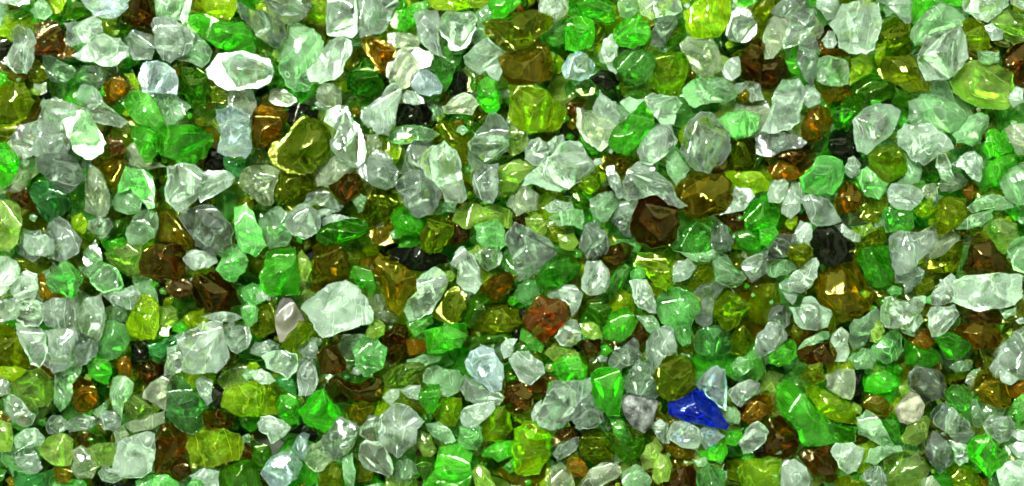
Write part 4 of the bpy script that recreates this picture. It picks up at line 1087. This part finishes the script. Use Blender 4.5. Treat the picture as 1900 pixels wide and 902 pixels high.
a2|-|178 18 188 12 198 8 198 18 186 24 178 26
m2|small grey-blue shard above the green smooth one, lower right|134 2 142 -4 152 -2 150 4 140 6
o2|amber-brown shard left of the frosted clear one, above the lime slab|24 8 30 0 40 -2 42 12 34 14 28 12
k0|-|64 4 72 4 70 28 64 30
v2|-|96 16 104 10 106 20 100 26
o1|-|50 82 60 82 72 88 70 96 52 96
y2|-|116 84 122 82 128 90 120 96 114 94
"""

bed = []          # (V, Q, T, material index) of the small stuff between and under the shards
CODES = list(MAT)
ox = oy = 0.0


def inside(P, poly):
    x, y = P[:, 0], P[:, 1]
    r = np.zeros(len(P), bool)
    for i in range(len(poly)):
        (x1, y1), (x2, y2) = poly[i - 1], poly[i]
        r ^= ((y1 > y) != (y2 > y)) & (x < (x2 - x1) * (y - y1) / (y2 - y1 + 1e-9) + x1)
    return r


laid = []         # (outline, height, size) of the shards laid so far: a shard over another lies higher
num = 0
for line in PILE.strip().splitlines():
    if line[0] == '@':
        ox, oy = map(float, line[1:].split())
        continue
    key, label, pts = line.split('|')
    code, lev = key[0], int(key[1])
    v = np.array(pts.split(), float).reshape(-1, 2) * 2.5 + (ox, oy)
    v = v.mean(0) + (v - v.mean(0)) * 1.05
    num += 1
    rng = random.Random(num * 7919)
    z = lev * LEVEL + rng.uniform(-3, 3)
    lo_, hi_ = v.min(0), v.max(0)
    gpts = np.stack(np.meshgrid(np.linspace(lo_[0], hi_[0], 14), np.linspace(lo_[1], hi_[1], 14)), -1).reshape(-1, 2)
    gpts = gpts[inside(gpts, v)]
    for pv, pz, plo, phi in sorted(laid, key=lambda e: e[1]):
        if abs(pz - z) < 10 and (plo < hi_).all() and (phi > lo_).all() and len(gpts) and inside(gpts, pv).mean() > 0.08:
            z = pz + 10 + rng.uniform(0, 2)
    laid.append((v, z, lo_, hi_))
    stone = code in 'swz'
    V, Q, T, c, size = shard_arrays(v, rng, round_=stone or rng.random() < 0.03, tilt=0.1 if stone else 0.24, flat=1.5 if code == 'u' else 1.0)
    x, y, k = place(c[0], c[1], z)
    V = V * (k, k, 1.0)
    if label == '-':
        bed.append((V + (x, y, z), Q, T, CODES.index(code)))
        continue
    nm, grp = KIND[code]
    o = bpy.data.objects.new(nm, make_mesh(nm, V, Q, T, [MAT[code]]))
    COL.objects.link(o)
    o.location = (x * S, y * S, z * S)
    o['label'] = label
    o['category'] = 'pebble' if code in 'sw' else 'glass shard'
    if grp:
        o['group'] = grp

# ------------------------------------------------------------------ the bed of small broken glass between and below them
rng = random.Random(11)
MIXES = 'ymmjjggggtttthhhddllllllvvvvooooooooqqan'
for layer, (z0, count, smin_, smax_) in enumerate(((-16, 620, 38, 62), (-40, 640, 40, 68), (-68, 600, 44, 74), (-94, 520, 46, 76))):
    for _ in range(count):
        px, py = rng.uniform(-220, W + 220), rng.uniform(-220, Hh + 220)
        r = rng.uniform(smin_, smax_)
        n = rng.randint(5, 8)
        a0 = rng.uniform(0, 6.28)
        el = rng.uniform(0.6, 1.0)
        rot = rng.uniform(0, 6.28)
        poly = []
        for i in range(n):
            a = a0 + (i + rng.uniform(-0.3, 0.3)) * 6.283 / n
            rr = r * rng.uniform(0.7, 1.1)
            ux, uy = rr * math.cos(a), rr * math.sin(a) * el
            poly.append((px + ux * math.cos(rot) - uy * math.sin(rot), py + ux * math.sin(rot) + uy * math.cos(rot)))
        V, Q, T, c, size = shard_arrays(poly, rng, step=9.0, rings=[1.0, .9, .75, .55, .3], tilt=0.5)
        z = z0 + rng.uniform(-10, 10)
        x, y, k = place(c[0], c[1], z)
        bed.append((V + (x, y, z), Q, T, CODES.index(rng.choice(MIXES))))
for _ in range(900):                    # crumbs caught in the gaps
    px, py, r = rng.uniform(-60, W + 60), rng.uniform(-60, Hh + 60), rng.uniform(5, 15)
    a0 = rng.uniform(0, 6.28)
    poly = [(px + r * rng.uniform(0.6, 1.2) * math.cos(a0 + i * 1.2566), py + r * rng.uniform(0.5, 1.1) * math.sin(a0 + i * 1.2566)) for i in range(5)]
    V, Q, T, c, size = shard_arrays(poly, rng, step=6.0, rings=[1.0, .8, .45], tilt=0.5, flat=1.4)
    z = rng.uniform(0, 18)
    x, y, k = place(c[0], c[1], z)
    bed.append((V + (x, y, z), Q, T, CODES.index(rng.choice('cymjgggtthllvvooqq'))))
VV, QQ, TT, MQ, MT = [], [], [], [], []
base = 0
for V, Q, T, mi in bed:
    VV.append(V)
    QQ.append(Q + base)
    TT.append(T + base)
    MQ.append(np.full(len(Q), mi))
    MT.append(np.full(len(T), mi))
    base += len(V)
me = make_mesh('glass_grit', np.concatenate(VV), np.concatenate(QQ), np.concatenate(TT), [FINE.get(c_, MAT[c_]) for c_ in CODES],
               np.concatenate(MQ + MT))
grit = bpy.data.objects.new('glass_grit', me)
COL.objects.link(grit)
grit['kind'] = 'stuff'
grit['label'] = 'mixed small crushed glass filling the gaps between and below the larger shards'
grit['category'] = 'crushed glass'
